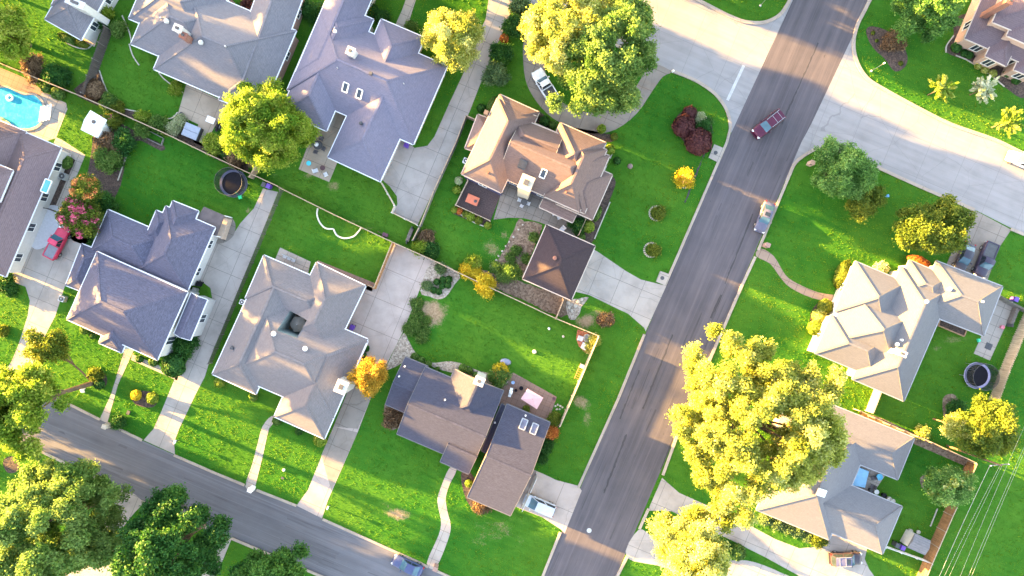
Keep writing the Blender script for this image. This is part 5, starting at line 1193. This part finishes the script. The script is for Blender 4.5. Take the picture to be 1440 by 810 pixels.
for k, (dx, dy) in enumerate(((-9, -2), (-3, 9.5), (8, 5), (5, -9), (-5, -8))): chair(['left', 'lower', 'right', 'upper right', 'upper left'][k] + ' dark chair at the round dark dining table', 447 + dx, 204 + dy, (-dx, -dy), pad, 'dark chairs round the dining table')
m = MB(); p = P(445, 203, .75); m.lathe((p.x, p.y, .745), [(.1, 0), (.34, .04), (.3, .1), (.06, .5), (.03, .7)], 10); tag(m.build('folded_parasol', padw), 'white folded parasol on the round dark dining table', 'parasol')
table('small turquoise side table on the patio edge', 434, 229.5, .36, simple('turquoise', (.08, .52, .62), .4, .1), .5)
table('round dark fire pit table between two pale chairs', 453.5, 236, .38, simple('firepit', (.09, .045, .05), .6, .2), .45, name='fire_pit')
chair('left pale cushioned chair by the fire pit', 444, 240, (8, -3), padw, 'pale chairs at the fire pit', .62); chair('right pale cushioned chair by the fire pit', 458, 245, (-4, -8), padw, 'pale chairs at the fire pit', .62)
table('big square orange red table on the dark deck', 664.5, 281, .92, simple('terracotta_top', (.5, .14, .075), .7, .12), .78, 'square')
m = MB(); p = P(668.5, 283, .85); m.lathe((p.x, p.y, .785), [(.2, 0), (.24, .06), (.14, .1)], 14); tag(m.build('bowl', M['dark']), 'dark bowl on the orange red table', 'bowl')
table('round white patio table below the cream chimney', 737, 284, .5, M['dark'])
for k, (dx, dy) in enumerate(((-5.5, -2), (5, 2), (-3, 5), (3, -5))): chair(['left', 'right', 'lower', 'upper'][k] + ' white cushioned chair at the chimney patio table', 737 + dx, 284 + dy, (-dx, -dy), padw, 'white chairs below the chimney')
chair('lone white chair under the navy wall of the brown house', 786.5, 305, (2, 6), padw, None, .7); chair('white chair by the fence next to the pyramid roof', 791, 322, (-4, 4), padw, None, .7); chair('white chair at the navy wall, left of the lone one', 779, 300, (2, 6), padw, None, .6)
def canopy():
    q = [P(742, 546.5, 2.1), P(764, 559.5, 2.1), P(755, 575.5, 2.1), P(732.5, 561, 2.1)]; c = sum(q, Vector()) / 4; root = thing('canopy', 'pink fabric canopy over the brick patio of the charcoal house', 'canopy', (c.x, c.y, 0))
    m = MB(); top = c + Vector((0, 0, .35)); vs = [*q, top] + [v - Vector((0, 0, .18)) for v in q]; m.add(vs, [(0, 1, 4), (1, 2, 4), (2, 3, 4), (3, 0, 4)] + [(i, 5 + i, 5 + (i + 1) % 4, (i + 1) % 4) for i in range(4)]); m.build('fabric', simple('pink_fabric', (.56, .33, .34), .8, .06), root)
    for v in q: m = MB(); v2 = c + (v - c) * .94; m.tube([(v2.x, v2.y, 0), (v2.x, v2.y, 2.0)], .03, 6); m.build('pole', M['dark'], root)
    m = MB(); m.tube([top, top + Vector((0, 0, .12))], .04, 6); m.build('finial', M['dark'], root)
canopy()
def grill(label, px, py, lid, ang=0.0, w=.75):
    p = P(px, py, .9); root = thing('barbecue_grill', label, 'grill', (p.x, p.y, 0), None, ang); Z = Vector((0, 0, 0))
    m = MB(); m.box((0, 0, .1), w, .5, .7); m.build('cart', M['dark'], root, False, Z)
    m = MB(); m.tube([(-w / 2, 0, .85), (w / 2, 0, .85)], .28, 14); m.build('lid', lid, root, True, Z)
    for s_ in (-1, 1): m = MB(); m.box((s_ * (w / 2 + .2), 0, .78), .36, .42, .05); m.build('side_shelf', lid, root, False, Z)
    m = MB(); m.tube([(-w * .3, -.32, .9), (w * .3, -.32, .9)], .02, 6); m.build('handle', M['steel'], root, False, Z)
grill('white and black grill on the brick patio', 718, 552, M['white'], 1.3, .6); grill('black covered grill on the back patio beside the hot tub', 306, 177, M['black'], 1.2, .95)
def pot(label, px, py, r, mat, h=.45, name='flower_pot', cat='pot', group=None, z0=0):
    p = P(px, py, h); m = MB(); m.lathe((p.x, p.y, z0), [(r * .7, 0), (r, h), (r * .86, h), (r * .84, h - .06)], 14); return tag(m.build(name, mat), label, cat, group)
pot('small pale blue pot by the flowering patio shrub', 721.5, 538, .26, simple('glaze_blue', (.3, .45, .7), .3, .1)); pot('left black kettle shaped pot on the brick patio', 725.5, 549, .24, M['black']); pot('right black pot on the brick patio above the pink canopy', 733, 546, .32, M['black'])
pot('dark round tub at the right corner of the brick patio', 779, 561, .25, simple('maroon_pot', (.12, .04, .05), .6, .2)); pot('brown tub under the pink canopy corner', 741, 569, .2, simple('brown_pot', (.2, .1, .06), .6, .2))
def mower(label, px, py):
    p = P(px, py, .2); m = MB(); m.lathe((p.x, p.y, 0.0), [(.82, 0), (.84, .12), (.7, .3), (.4, .42), (.1, .46)], 20, 0, 1, .62, -.15); tag(m.build('upturned_paddling_pool', simple('grey_blue_plastic', (.17, .19, .27), .35, .12), None, True), label, 'paddling pool')
mower('upturned grey blue oval tub lying on the back lawn', 711, 509)
def stones(fmt, pts, r, group, mat, h=.12):
    for i, (x, y) in enumerate(sorted(pts)):
        p = P(x, y); m = MB(); g = random.Random(int(x * 31 + y)); rr = r * g.uniform(.8, 1.2)
        m.lathe((p.x, p.y, 0), [(rr, 0), (rr * .96, h * .6), (rr * .7, h)], 9, 0, 1, g.uniform(.75, 1), g.uniform(0, 3)); tag(m.build('stone', mat), fmt % ORD[i], 'stone', group)
stones('pale stone lying alone in the middle of the back lawn%.0s', [(751.5, 494.5)], .3, None, M['stone'], .25)
stones('white stone at the upper end of the corner lawn shade%.0s', [(772, 462)], .26, None, M['white'], .3); stones('small pinkish stone beside the corner fire place%.0s', [(792, 473)], .2, None, M['stone'], .3); stones('brown rock alone on the brown house side lawn%.0s', [(886, 234)], .5, None, simple('rock_brown', (.2, .14, .12), .9, .3, 3, bmp=.3), .35)
stones('%s round stepping stone from the left beside the cream fence', [(781, 571), (784.5, 569), (788, 571), (783, 575.5), (787, 575.5), (791, 573)], .17, 'stepping stones by the cream fence', M['stone'], .05)
stones('%s pale border stone from the left along the bare garden bed', [(698, 366), (701, 360), (706, 353), (711, 346), (716, 340), (722, 333), (729, 323), (735, 316), (690, 374), (752, 330)], .16, 'border stones of the bare bed', M['stone'], .15)
stones('grey boulder at the edge of the bare garden bed%.0s', [(716.5, 366)], .38, None, M['stone'], .4)
stones('%s garden stone from the left by the dry garage corner', [(800, 432), (804, 437), (809, 430), (813, 424), (818, 421), (799, 426)], .3, 'stones by the garage corner', M['stone'], .2)
for lab, x, y in (('pale stone ring round the upper small lawn plant', 923, 300), ('pale stone ring round the lower small lawn plant', 915.5, 351.5), ('pale stone ring round the yellow orange bush', 962, 254)):
    m = MB(); p = P(x, y)
    for k in range(18):
        a = math.pi * (.15 + 1.5 * k / 17); m.box((p.x + 1.05 * math.cos(a), p.y + 1.05 * math.sin(a), 0), .26, .2, .16, a)
    tag(m.build('stone_ring', M['stone']), lab, 'edging')
def bin_(label, px, py, mat, ang=VA):
    p = P(px, py, 1.05); root = thing('wheelie_bin', label, 'trash bin', (p.x, p.y, 0), None, ang); Z = Vector((0, 0, 0))
    m = MB(); m.box((0, 0, .08), .52, .6, .92, 0, 0, 1.12); m.build('body', mat, root, False, Z)
    m = MB(); m.box((0, 0, 1.0), .64, .74, .08, 0, 0, .92); m.build('lid', mat, root, False, Z)
    for s_ in (-1, 1): m = MB(); m.tube([(s_ * .2, .3, .12), (s_ * .28, .3, .12)], .12, 10); m.build('wheel', M['black'], root, False, Z)
bin_('purple lidded bin at the end of the long driveway below the back fence', 377, 261.5, M['purple']); bin_('dark bin left of the purple one at the long driveway end', 370.5, 259.5, M['dark'])
bin_('purple bin under the garage eave of the blue grey house', 571, 203.5, M['purple']); bin_('purple bin in the notch of the courtyard house by the pink driveway', 494.5, 460.5, M['purple']); bin_('purple bin at the right edge behind the weathered fence', 1430, 421, M['purple']); bin_('purple bin beside the small grey shed', 1270.5, 771, M['purple']); bin_('dark bin left of the purple bin by the grey shed', 1262.5, 767.5, M['dark'])
bin_('black bin in the round bed by the slate house driveway', 278, 399, M['black']); bin_('grey lidded bin in the round bed by the slate house driveway', 272.5, 408, M['steel'])
pot('white round drum by the small grey shed', 1277.5, 761.5, .34, M['white'], .8, 'drum', 'drum'); pot('pale round tub above the small grey shed', 1281, 747, .32, M['stone'], .4, 'tub', 'tub'); pot('second pale tub above the small grey shed, further right', 1292, 748.5, .3, M['stone'], .35, 'tub', 'tub')
def acunit(label, px, py, mat, s=.85):
    p = P(px, py, .8); root = thing('air_conditioner', label, 'air conditioner', (p.x, p.y, 0), None, VA); Z = Vector((0, 0, 0))
    m = MB(); m.box((0, 0, .05), s, s, .75); m.build('case', mat, root, False, Z)
    m = MB(); m.lathe((0, 0, .8), [(s * .42, 0), (s * .42, .03), (s * .38, .03)], 18); m.build('fan_grille', M['dark'], root, False, Z); m = MB(); m.lathe((0, 0, .83), [(.12, 0), (.1, .03)], 10); m.build('hub', mat, root, False, Z)
acunit('pale air conditioner in the bed beside the rose brown house', 87, 247.5, M['steel'], 1.0); acunit('white air conditioner at the dark patio roof of the slate house', 295.5, 335, M['white']); acunit('white air conditioner left of the slate roofed house', 86, 420, M['steel']); acunit('white air conditioner at the left wall of the brown house', 655, 226, M['white'], .8); acunit('small white unit at the left eave of the courtyard house', 340, 425, M['white'], .7)
def hottub():
    p = P(268.5, 184.5, .9); root = thing('hot_tub', 'grey blue covered hot tub on the back patio', 'hot tub', (p.x, p.y, 0), None, VA); Z = Vector((0, 0, 0))
    m = MB(); m.box((0, 0, 0), 2.35, 2.0, .82); m.build('cabinet', M['dark'], root, False, Z)
    for s_ in (-1, 1): m = MB(); m.box((0, s_ * .51, .82), 2.4, .99, .1, 0, 0, .97); m.build('cover', simple('tub_cover', (.24, .28, .36), .6, .06), root, False, Z)
hottub()
table('white rectangular table on the back patio', 296, 168.5, .65, M['white'], .72, 'square'); pot('round grey planter on the back patio corner', 255, 160, .3, M['dark'], .3)
def patio_cover():
    q = [P(286.7, 290.5, 3.0), P(315.6, 303, 2.7), P(304.4, 332, 2.7), P(268, 321, 3.0)]; c = sum(q, Vector()) / 4; root = thing('patio_cover', 'flat dark brown patio roof beside the slate roofed house', 'patio cover', (c.x, c.y, 0))
    m = MB(); m.add([*q] + [v - Vector((0, 0, .14)) for v in q], [(3, 2, 1, 0), (4, 5, 6, 7)] + [(i, (i + 1) % 4, 4 + (i + 1) % 4, 4 + i) for i in range(4)]); m.build('roof', simple('brown_metal_roof', (.085, .065, .065), .6, .2, 1.5), root)
    for v in q[1:3]: m = MB(); m.box((v.x - .15, v.y, 0), .12, .12, 2.6, VA); m.build('post', M['white'], root)
    a, b = P(314, 307, 1.3), P(305, 335, 1.3); m = MB(); m.beam((a.x + .3, a.y, .65), (b.x + .3, b.y, .65), .9, 1.3); m.build('side_wall', simple('tan_boards', (.42, .32, .25), .8, .1), root)
patio_cover()
sheet('patio', smooth_pts([(314, 306), (324, 305), (331, 315), (329, 330), (318, 340), (304, 340)], 4), M['flag'], Z2)
def parasol():
    p = P(419.5, 456, 2.2); root = thing('parasol', 'half folded grey parasol inside the small courtyard', 'parasol', (p.x, p.y, 0)); m = MB(); vs = [(p.x, p.y, 2.75)]; n = 12
    for k in range(n):
        a = 2 * math.pi * k / n; r = 1.28 if k % 2 == 0 else 1.08; vs.append((p.x + r * math.cos(a), p.y + r * math.sin(a), 2.15 if k % 2 == 0 else 2.25))
    m.add(vs, [(0, 1 + k, 1 + (k + 1) % n) for k in range(n)]); m.build('canopy', simple('parasol_cloth', (.17, .15, .13), .8, .08), root)
    m = MB(); m.tube([(p.x, p.y, 0), (p.x, p.y, 2.9)], .03, 8); m.build('pole', M['steel'], root); m = MB(); m.lathe((p.x, p.y, 0), [(.3, 0), (.3, .08), (.06, .12)], 14); m.build('base', M['dark'], root)
parasol()
sheet('patio', [(400, 436), (436, 448), (424, 480), (390, 468)], M['soil'], Z1)
def mailbox(label, px, py, mat, kind='post', group=None):
    p = P(px, py); root = thing('mailbox', label, 'mailbox', (p.x, p.y, 0), group, VA); Z = Vector((0, 0, 0))
    if kind == 'post':
        m = MB(); m.box((0, 0, 0), .12, .12, .95); m.build('post', M['dark'], root, False, Z); m = MB(); m.tube([(0, -.28, 1.06), (0, .28, 1.06)], .14, 12); m.build('box', mat, root, False, Z)
    else:
        m = MB(); m.box((0, 0, 0), .62, .55, 1.25); m.box((0, 0, 1.25), .7, .64, .1); m.build('pillar', mat, root, False, Z); m = MB(); m.box((0, -.27, .8), .3, .06, .28); m.build('box_door', M['dark'], root, False, Z)
mailbox('small dark mailbox post by the driveway of the charcoal house', 464, 710.5, M['steel']); mailbox('small pale mailbox post left of the courtyard house lawn', 251.5, 619, M['white']); mailbox('white square mailbox pillar where the curved path meets the kerb', 356.5, 685.5, M['white'], 'pillar'); mailbox('pale stone mailbox pillar where the straight walk meets the kerb', 154.5, 597.5, M['stone'], 'pillar')
mailbox('brick mailbox pillar at the end of the winding path', 613.5, 795, B1, 'pillar'); mailbox('brick mailbox pillar where the tan path meets the dark road', 1075, 345.5, B1, 'pillar'); mailbox('pinkish mailbox pillar at the corner beside the fresh green tree', 1137, 231, B2, 'pillar')
m = MB(); p = P(945.5, 101); m.lathe((p.x, p.y, 0), [(.16, 0), (.14, .5), (.17, .52), (.1, .68), (.03, .74)], 12); m.tube([(p.x - .24, p.y, .42), (p.x + .24, p.y, .42)], .06, 8); tag(m.build('fire_hydrant', M['white']), 'small white hydrant at the kerb end of the circular drive', 'hydrant')
m = MB(); p = P(399.5, 660.5); m.lathe((p.x, p.y, 0), [(.2, 0), (.2, .22), (.12, .3)], 12); tag(m.build('utility_marker', M['white']), 'small white cap on the sunlit lawn by the curved path', 'utility marker')
m = MB(); p = P(397.5, 672); m.box((p.x, p.y, 0), .42, .3, .14, VA); tag(m.build('meter_cover', M['dark']), 'small dark meter lid below the white cap on the sunlit lawn', 'meter lid')
m = MB(); p = P(181, 580); m.box((p.x, p.y, 0), .45, .6, .16, VA); tag(m.build('meter_cover', M['dark']), 'dark meter lid on the small lawn below the island bed', 'meter lid')
m = MB(); p = P(117, 549); m.box((p.x, p.y, 0), .3, .7, .5, .5, 0, .6); m.box((p.x + .2, p.y + .3, 0), .25, .3, .75, .5, 0, .5); tag(m.build('garden_statue', M['white']), 'small white ornament on the lawn under the leaning trunk', 'ornament')
def lamp(label, px, py, h=3.0):
    p = P(px, py); root = thing('lamp_post', label, 'lamp post', (p.x, p.y, 0)); m = MB(); m.tube([(p.x, p.y, 0), (p.x, p.y, h)], .035, 8); m.lathe((p.x, p.y, 0), [(.18, 0), (.16, .15), (.06, .25)], 12); m.build('pole', M['steel'], root)
    m = MB(); m.lathe((p.x, p.y, h), [(.06, 0), (.11, .08), (.11, .28), (.04, .4)], 10); m.build('lantern', M['white'], root)
lamp('white lamp post on the yellow lit corner verge', 1225, 100); lamp('white lamp post on the lawn tip at the top edge', 1069, 8, 2.8)
for lab, x, y in (('small blue capped post beside the small olive tree', 1242, 277),): m = MB(); p = P(x, y); m.box((p.x, p.y, 0), .12, .12, .9, 0); m.box((p.x, p.y, .9), .3, .4, .3, .2); tag(m.build('post_box', simple('blue_paint', (.12, .3, .6), .4, .1)), lab, 'post')
# blue cover, chairs and tubs on the lower right patio
q = [P(x, y, .5) for x, y in ((1204, 656), (1222, 663), (1216.5, 686), (1196.5, 682))]; m = MB(); m.prism([(v.x, v.y) for v in q], 0, .5); tag(m.build('covered_paddling_pool', simple('blue_tarpaulin', (.28, .58, .85), .45, .12, 1.5)), 'bright blue covered square pool on the lower right patio', 'pool cover')
pot('round turquoise tub on the lower right patio', 1237, 671, .5, simple('turquoise_tub', (.1, .45, .66), .4, .1), .35, 'tub', 'tub')
chair('upper dark chair on the blue covered patio', 1228, 672.5, (-5, 2), pad, 'dark chairs on the blue covered patio'); chair('lower dark chair on the blue covered patio', 1227, 684, (-5, -2), pad, 'dark chairs on the blue covered patio')
for i, (x, y, mm) in enumerate(((1233, 692, 'white'), (1251, 702, 'stone'), (1226, 690, 'dark'), (1244, 697, 'black'), (1256, 705, 'stone'))): pot('%s tub from the left at the lower edge of the blue covered patio' % ORD[[1, 3, 0, 2, 4][i]], x, y, .36, M[mm], .55, 'tub', 'tub', 'tubs by the blue covered patio')
# corner seat on red gravel
chair('left white chair on the red gravel corner', 816.5, 476, (6, 2), padw, 'white chairs on red gravel', .75); chair('lower white chair on the red gravel corner', 821.5, 486, (3, -6), padw, 'white chairs on red gravel', .8)
m = MB(); p = P(825.5, 475.5); 
for k in range(12): a = 2 * math.pi * k / 12; m.box((p.x + .5 * math.cos(a), p.y + .5 * math.sin(a), .0), .24, .28, .3, a)
m.lathe((p.x, p.y, 0.02), [(.4, 0), (.38, .08)], 12); tag(m.build('fire_ring', M['stone']), 'round stone fire ring on the red gravel corner', 'fire pit')
shrub('yellow green plant in the corner of the red gravel seat', 836, 478, 5.5, 'gold', .8, loose=True); shrub('low yellow plant at the lower tip of the red gravel', 828, 488, 4, 'gold', .5, loose=True)
m = MB(); a, b = P(819.5, 512, .1), P(811, 533, .1); d = (b - a).normalized(); nn = Vector((-d.y, d.x, 0)) * .42
for s_ in (-1, 1): m.beam(a + nn * s_ + Vector((0, 0, .45)), b + nn * s_ + Vector((0, 0, .45)), .08, .08)
for k in range(7): q = a.lerp(b, (k + .5) / 7); m.beam(q - nn + Vector((0, 0, .5)), q + nn + Vector((0, 0, .5)), .06, .05)
tag(m.build('garden_ladder', WD['cedar']), 'orange wooden frame leaning low along the cream fence', 'frame')
m = MB(); p = P(818.5, 515, .5); m.box((p.x, p.y, 0), .7, .6, .75, VA, 0, .9); tag(m.build('storage_box', M['offwhite']), 'white storage box at the upper end of the orange frame', 'box')
# planter, firewood, mat behind the sunlit house
def planter():
    q = [P(x, y, .45) for x, y in ((1323, 449), (1360, 464), (1356.5, 473), (1320, 457.5))]; c = sum(q, Vector()) / 4; root = thing('raised_planter', 'empty wooden raised planter behind the pale sunlit house', 'planter', (c.x, c.y, 0)); m = MB()
    for i in range(4): a, b = q[i], q[(i + 1) % 4]; m.beam((a.x, a.y, .22), (b.x, b.y, .22), .14, .44)
    m.build('frame', wood('planter_wood', (.36, .22, .13)), root); m = MB(); m.add([(v.x, v.y, .3) for v in q], [(3, 2, 1, 0)]); m.build('soil', M['mulch'], root)
planter()
def woodpile(label, a, b, w=.45, h=1.0):
    A, B = P(*a), P(*b); c = (A + B) / 2; root = thing('log_rack', label, 'log rack', (c.x, c.y, 0)); m = MB(); d = (B - A).normalized(); L = (B - A).length; nn = Vector((-d.y, d.x, 0)); g = random.Random(3)
    for i in range(int(L / .17)):
        for j in range(int(h / .16)):
            q = A + d * (i * .17 + .08 * (j % 2)) + Vector((0, 0, .12 + j * .15)); m.tube([q - nn * w * g.uniform(.4, .55), q + nn * w * g.uniform(.4, .55)], g.uniform(.06, .085), 6)
    m.build('logs', wood('log_wood', (.2, .17, .15)), root); m = MB()
    for q in (A - d * .1, B + d * .1): m.beam(q + Vector((0, 0, 0)), q + Vector((0, 0, h + .2)), .5, .08)
    m.build('frame', M['dark'], root)
woodpile('grey log rack on the slab behind the pale sunlit house', (1425, 433), (1416, 456)); woodpile('pale log pile at the end of the top driveway', (580, 322), (573, 340), .5, .7)
m = MB(); p = P(1390, 487); m.box((p.x, p.y, .012), .95, .95, .06, VA); tag(m.build('door_mat', M['dark']), 'dark square mat on the slab by the lilac trampoline', 'mat'); pot('pink pot on the slab edge beside the log rack', 1410.5, 460, .3, simple('pink_pot', (.62, .2, .25), .6, .1), .4); m = MB(); p = P(1375.5, 478.5); m.box((p.x, p.y, 0), .4, .5, .3, .3, 0, .8); tag(m.build('garden_toy', simple('mint_plastic', (.05, .6, .35), .5, .1)), 'small mint green box on the lawn beside the slab', 'toy')
m = MB(); p = P(1418, 111, .6)
m.box((p.x + 1.3, p.y + .5, 0), 1.0, .8, .9, VA, 0, .9); tag(m.build('meter_cabinet', simple('cabinet_blue', (.35, .5, .62), .4, .1)), 'pale blue cabinet beside the tan brick bay at the right edge', 'cabinet')
m = MB(); 
for k in range(5): a, b = P(176.5 + 0, 200 + 0), P(228, 204); 
for a, b in (((197, 190), (228, 205)), ((228, 205), (231, 195)), ((231, 195), (206, 182))): A, B = P(*a), P(*b); m.beam((A.x, A.y, .15), (B.x, B.y, .15), .1, .3)
tag(m.build('bed_frame', WD['grey']), 'weathered timber bed frame below the long back fence', 'planter')
m = MB(); a, b = P(416, 364), P(412, 374)
for k in range(3): q = P(402 + k * 6, 361 + k * 2.6); m.box((q.x, q.y, .38), .55, .5, .07, VA); m.box((q.x - .1, q.y + .26, .42), .55, .06, .45, VA); m.box((q.x, q.y, .0), .06, .4, .4, VA)
tag(m.build('garden_bench', M['steel']), 'grey slatted bench on the slab at the top of the courtyard house', 'bench')
m = MB(); p = P(541.5, 330, .3); m.box((p.x, p.y, .15), .9, .55, .25, VA, 0, .9); m.tube([(p.x - .5, p.y + .1, .3), (p.x - 1.0, p.y + .5, .8)], .03, 6)
for s_ in (-1, 1): m.tube([(p.x + s_ * .3, p.y - .32, .15), (p.x + s_ * .3, p.y - .26, .15)], .15, 10)
tag(m.build('wheelbarrow', simple('maroon_steel', (.14, .05, .08), .5, .15)), 'dark maroon barrow on the lawn side of the back fence', 'wheelbarrow')
# pole and wires at the right
def poleline():
    z = 9.6; A = P(1405, 653.5, z); base = A.copy(); base.z = 0; root = thing('utility_pole', 'wooden utility pole with a crossarm behind the round green tree, carrying the wires', 'utility pole', (A.x, A.y, 0))
    m = MB(); m.tube([(A.x, A.y, 0), (A.x, A.y, 10.0)], [.17, .12], 10); m.build('pole', M['bark'], root)
    B, C = P(1391, 654.8, z), P(1419, 652.4, z); m = MB(); m.beam(B, C, .1, .13); m.build('crossarm', WD['grey'], root)
    for t in (.05, .5, .95): q = B.lerp(C, t); m = MB(); m.lathe((q.x, q.y, z + .06), [(.05, 0), (.07, .1), (.03, .18)], 8); m.build('insulator', M['white'], root)
    return z
pz = poleline()
wire = simple('cable_pale', (.3, .3, .27), .5, .05)
def cable(label, a, b, up=None, r=.03, z=9.75, twist=False):
    A, B = P(*a, z), P(*b, z); d = (B - A); far = A + d * 2.2; pts = []
    st = P(*up, z) if up else A
    for t in np.linspace(0, 1, 24): q = st.lerp(far, t); q.z -= .9 * 4 * t * (1 - t) * .5; pts.append(q)
    m = MB(); m.tube(pts, r, 6)
    if twist:
        for i in range(120):
            q = st.lerp(far, i / 120); q2 = st.lerp(far, (i + .5) / 120); t = i / 120; q.z -= 1.8 * t * (1 - t); q2.z -= 1.8 * t * (1 - t); m.tube([q, q2], .02, 6)
    tag(m.build('power_line', wire), label, 'power line', 'wires along the right edge')
cable('thickest leftmost wire running down from the pole crossarm', (1392, 655), (1326, 809), None, .024); cable('dashed looking twisted cable right of the leftmost wire', (1406, 655), (1333, 809), None, .006, twist=True)
cable('thin middle wire right of the twisted cable', (1409, 655), (1340, 809), None, .012); cable('thin wire passing the right end of the crossarm', (1418, 652.5), (1354.5, 809), (1445, 590), .013); cable('left wire of the rightmost close pair', (1438, 640), (1367, 809), (1475, 552), .016, 8.6); cable('right wire of the rightmost close pair', (1441, 640), (1371, 809), (1478, 552), .014, 8.6)
# ================================================================ grass blades standing on the lawn
def inpoly(x, y, poly):
    ins = np.zeros(len(x), bool); n = len(poly); px = np.array([p[0] for p in poly]); py = np.array([p[1] for p in poly])
    sel = (x > px.min()) & (x < px.max()) & (y > py.min()) & (y < py.max()); xs, ys = x[sel], y[sel]; r = np.zeros(len(xs), bool); j = n - 1
    for i in range(n):
        c = ((py[i] > ys) != (py[j] > ys)); 
        if c.any(): r ^= c & (xs < (px[j] - px[i]) * (ys - py[i]) / (py[j] - py[i] + 1e-12) + px[i])
        j = i
    ins[sel] = r; return ins
def grass():
    g = np.random.default_rng(5); n = 320000
    x = g.uniform(-81, 81, n); y = g.uniform(-46.5, 46.5, n); keep = np.ones(n, bool)
    for poly in SHEETS: keep &= ~inpoly(x, y, poly)
    for root, blks, hf in root_h.values():
        for b in blks:
            i = b.over + .1; keep &= ~inpoly(x, y, [b.w(i, i, 0)[:2], b.w(b.L - i, i, 0)[:2], b.w(b.L - i, b.W - i, 0)[:2], b.w(i, b.W - i, 0)[:2]])
    me0 = bpy.data.objects['lawn'].data
    # thinner where the lawn is dry or bare
    for px, py, rx, ry, a in DRY:
        c = P(px, py); q = 1.25 - np.sqrt(((x - c.x) * S / rx) ** 2 + ((y - c.y) * S / ry) ** 2) * .75
        keep &= ~(g.random(n) < np.clip(q, 0, 1) * a * 1.3)
    x, y = x[keep], y[keep]; n = len(x)
    cl = np.sin(x * 1.9 + np.sin(y * 1.3) * 2) * np.sin(y * 2.2 + np.sin(x * 1.1) * 2); hgt = (.06 + .02 * cl) * g.uniform(.7, 1.35, n)
    th = g.uniform(0, 2 * np.pi, n); nr = np.stack([np.cos(th), np.sin(th), g.uniform(.35, 1.5, n)], 1)
    cen = np.stack([x, y, .012 + hgt * .5], 1)
    u = x * math.cos(VA) + y * math.sin(VA); w = -x * math.sin(VA) + y * math.cos(VA)
    big = np.sin(x * .21 + 2 * np.sin(y * .13)) + np.sin(y * .27 + 1.7 * np.sin(x * .17 + 1)) + .6 * np.sin(x * .55 + y * .4 + np.sin(y * .6))
    yard = np.sin(np.floor(u / 17.0) * 12.9 + np.floor(w / 21.0) * 7.3)
    mow = np.where(np.sin(2 * np.pi * np.where(yard > 0, u, w) / 1.15) > 0, 1, -1) * np.clip(yard * 1.5, -1, 1)
    tone = .42 + .14 * cl + .15 * big + .14 * yard + .05 * mow + g.normal(0, .11, n)
    me = leaf_mesh('grass', cen, nr, hgt * 1.5, tone, leafmat('grass_blades', ((.045, .15, .004), (.095, .195, .005), (.17, .235, .007)), .4), 1.3)
    tag(link('grass', me), kind='stuff')
grass()
# ================================================================ light and camera
SUN_EL, SUN_AZ = math.radians(8.0), math.radians(21.5)     # low sun, off the left edge and a little to the top
to_sun = Vector((-math.cos(SUN_AZ) * math.cos(SUN_EL), math.sin(SUN_AZ) * math.cos(SUN_EL), math.sin(SUN_EL)))
sl = bpy.data.lights.new('sun', 'SUN'); sl.energy = 5.0; sl.angle = math.radians(.6); sl.color = (1.0, .58, .15)
so = bpy.data.objects.new('sun', sl); COL.objects.link(so); so.rotation_euler = to_sun.to_track_quat('Z', 'Y').to_euler(); so.location = (-80, 40, 60)
wd = bpy.data.worlds.new('World'); SC.world = wd; wd.use_nodes = True; nt = wd.node_tree; bg = nt.nodes['Background']
sky = nt.nodes.new('ShaderNodeTexSky'); sky.sky_type = 'NISHITA'; sky.sun_disc = False; sky.sun_elevation = SUN_EL
sky.sun_rotation = math.atan2(to_sun.x, to_sun.y); sky.air_density = 1.0; sky.dust_density = .8; sky.ozone_density = 1.0
tint = nt.nodes.new('ShaderNodeMix'); tint.data_type = 'RGBA'; tint.blend_type = 'MULTIPLY'; tint.inputs[0].default_value = 1.0; tint.inputs[7].default_value = (1.2, 1.0, .92, 1)
nt.links.new(sky.outputs[0], tint.inputs[6]); nt.links.new(tint.outputs[2], bg.inputs['Color']); bg.inputs['Strength'].default_value = .094
cam = bpy.data.cameras.new('camera'); cam.sensor_width = 36; cam.lens = 36 * HC / (1440 / S); cam.clip_end = 4000; cam.clip_start = .5
co = bpy.data.objects.new('camera', cam); COL.objects.link(co); co.location = (0, 0, HC); co.rotation_euler = (0, 0, 0); SC.camera = co
vs = SC.view_settings; vs.view_transform = 'Standard'; vs.look = 'None'; vs.exposure = 4.32; vs.gamma = 1.0; vs.use_curve_mapping = False
SC.cycles.max_bounces = 6; SC.cycles.transparent_max_bounces = 8
SC.cycles.use_denoising = True
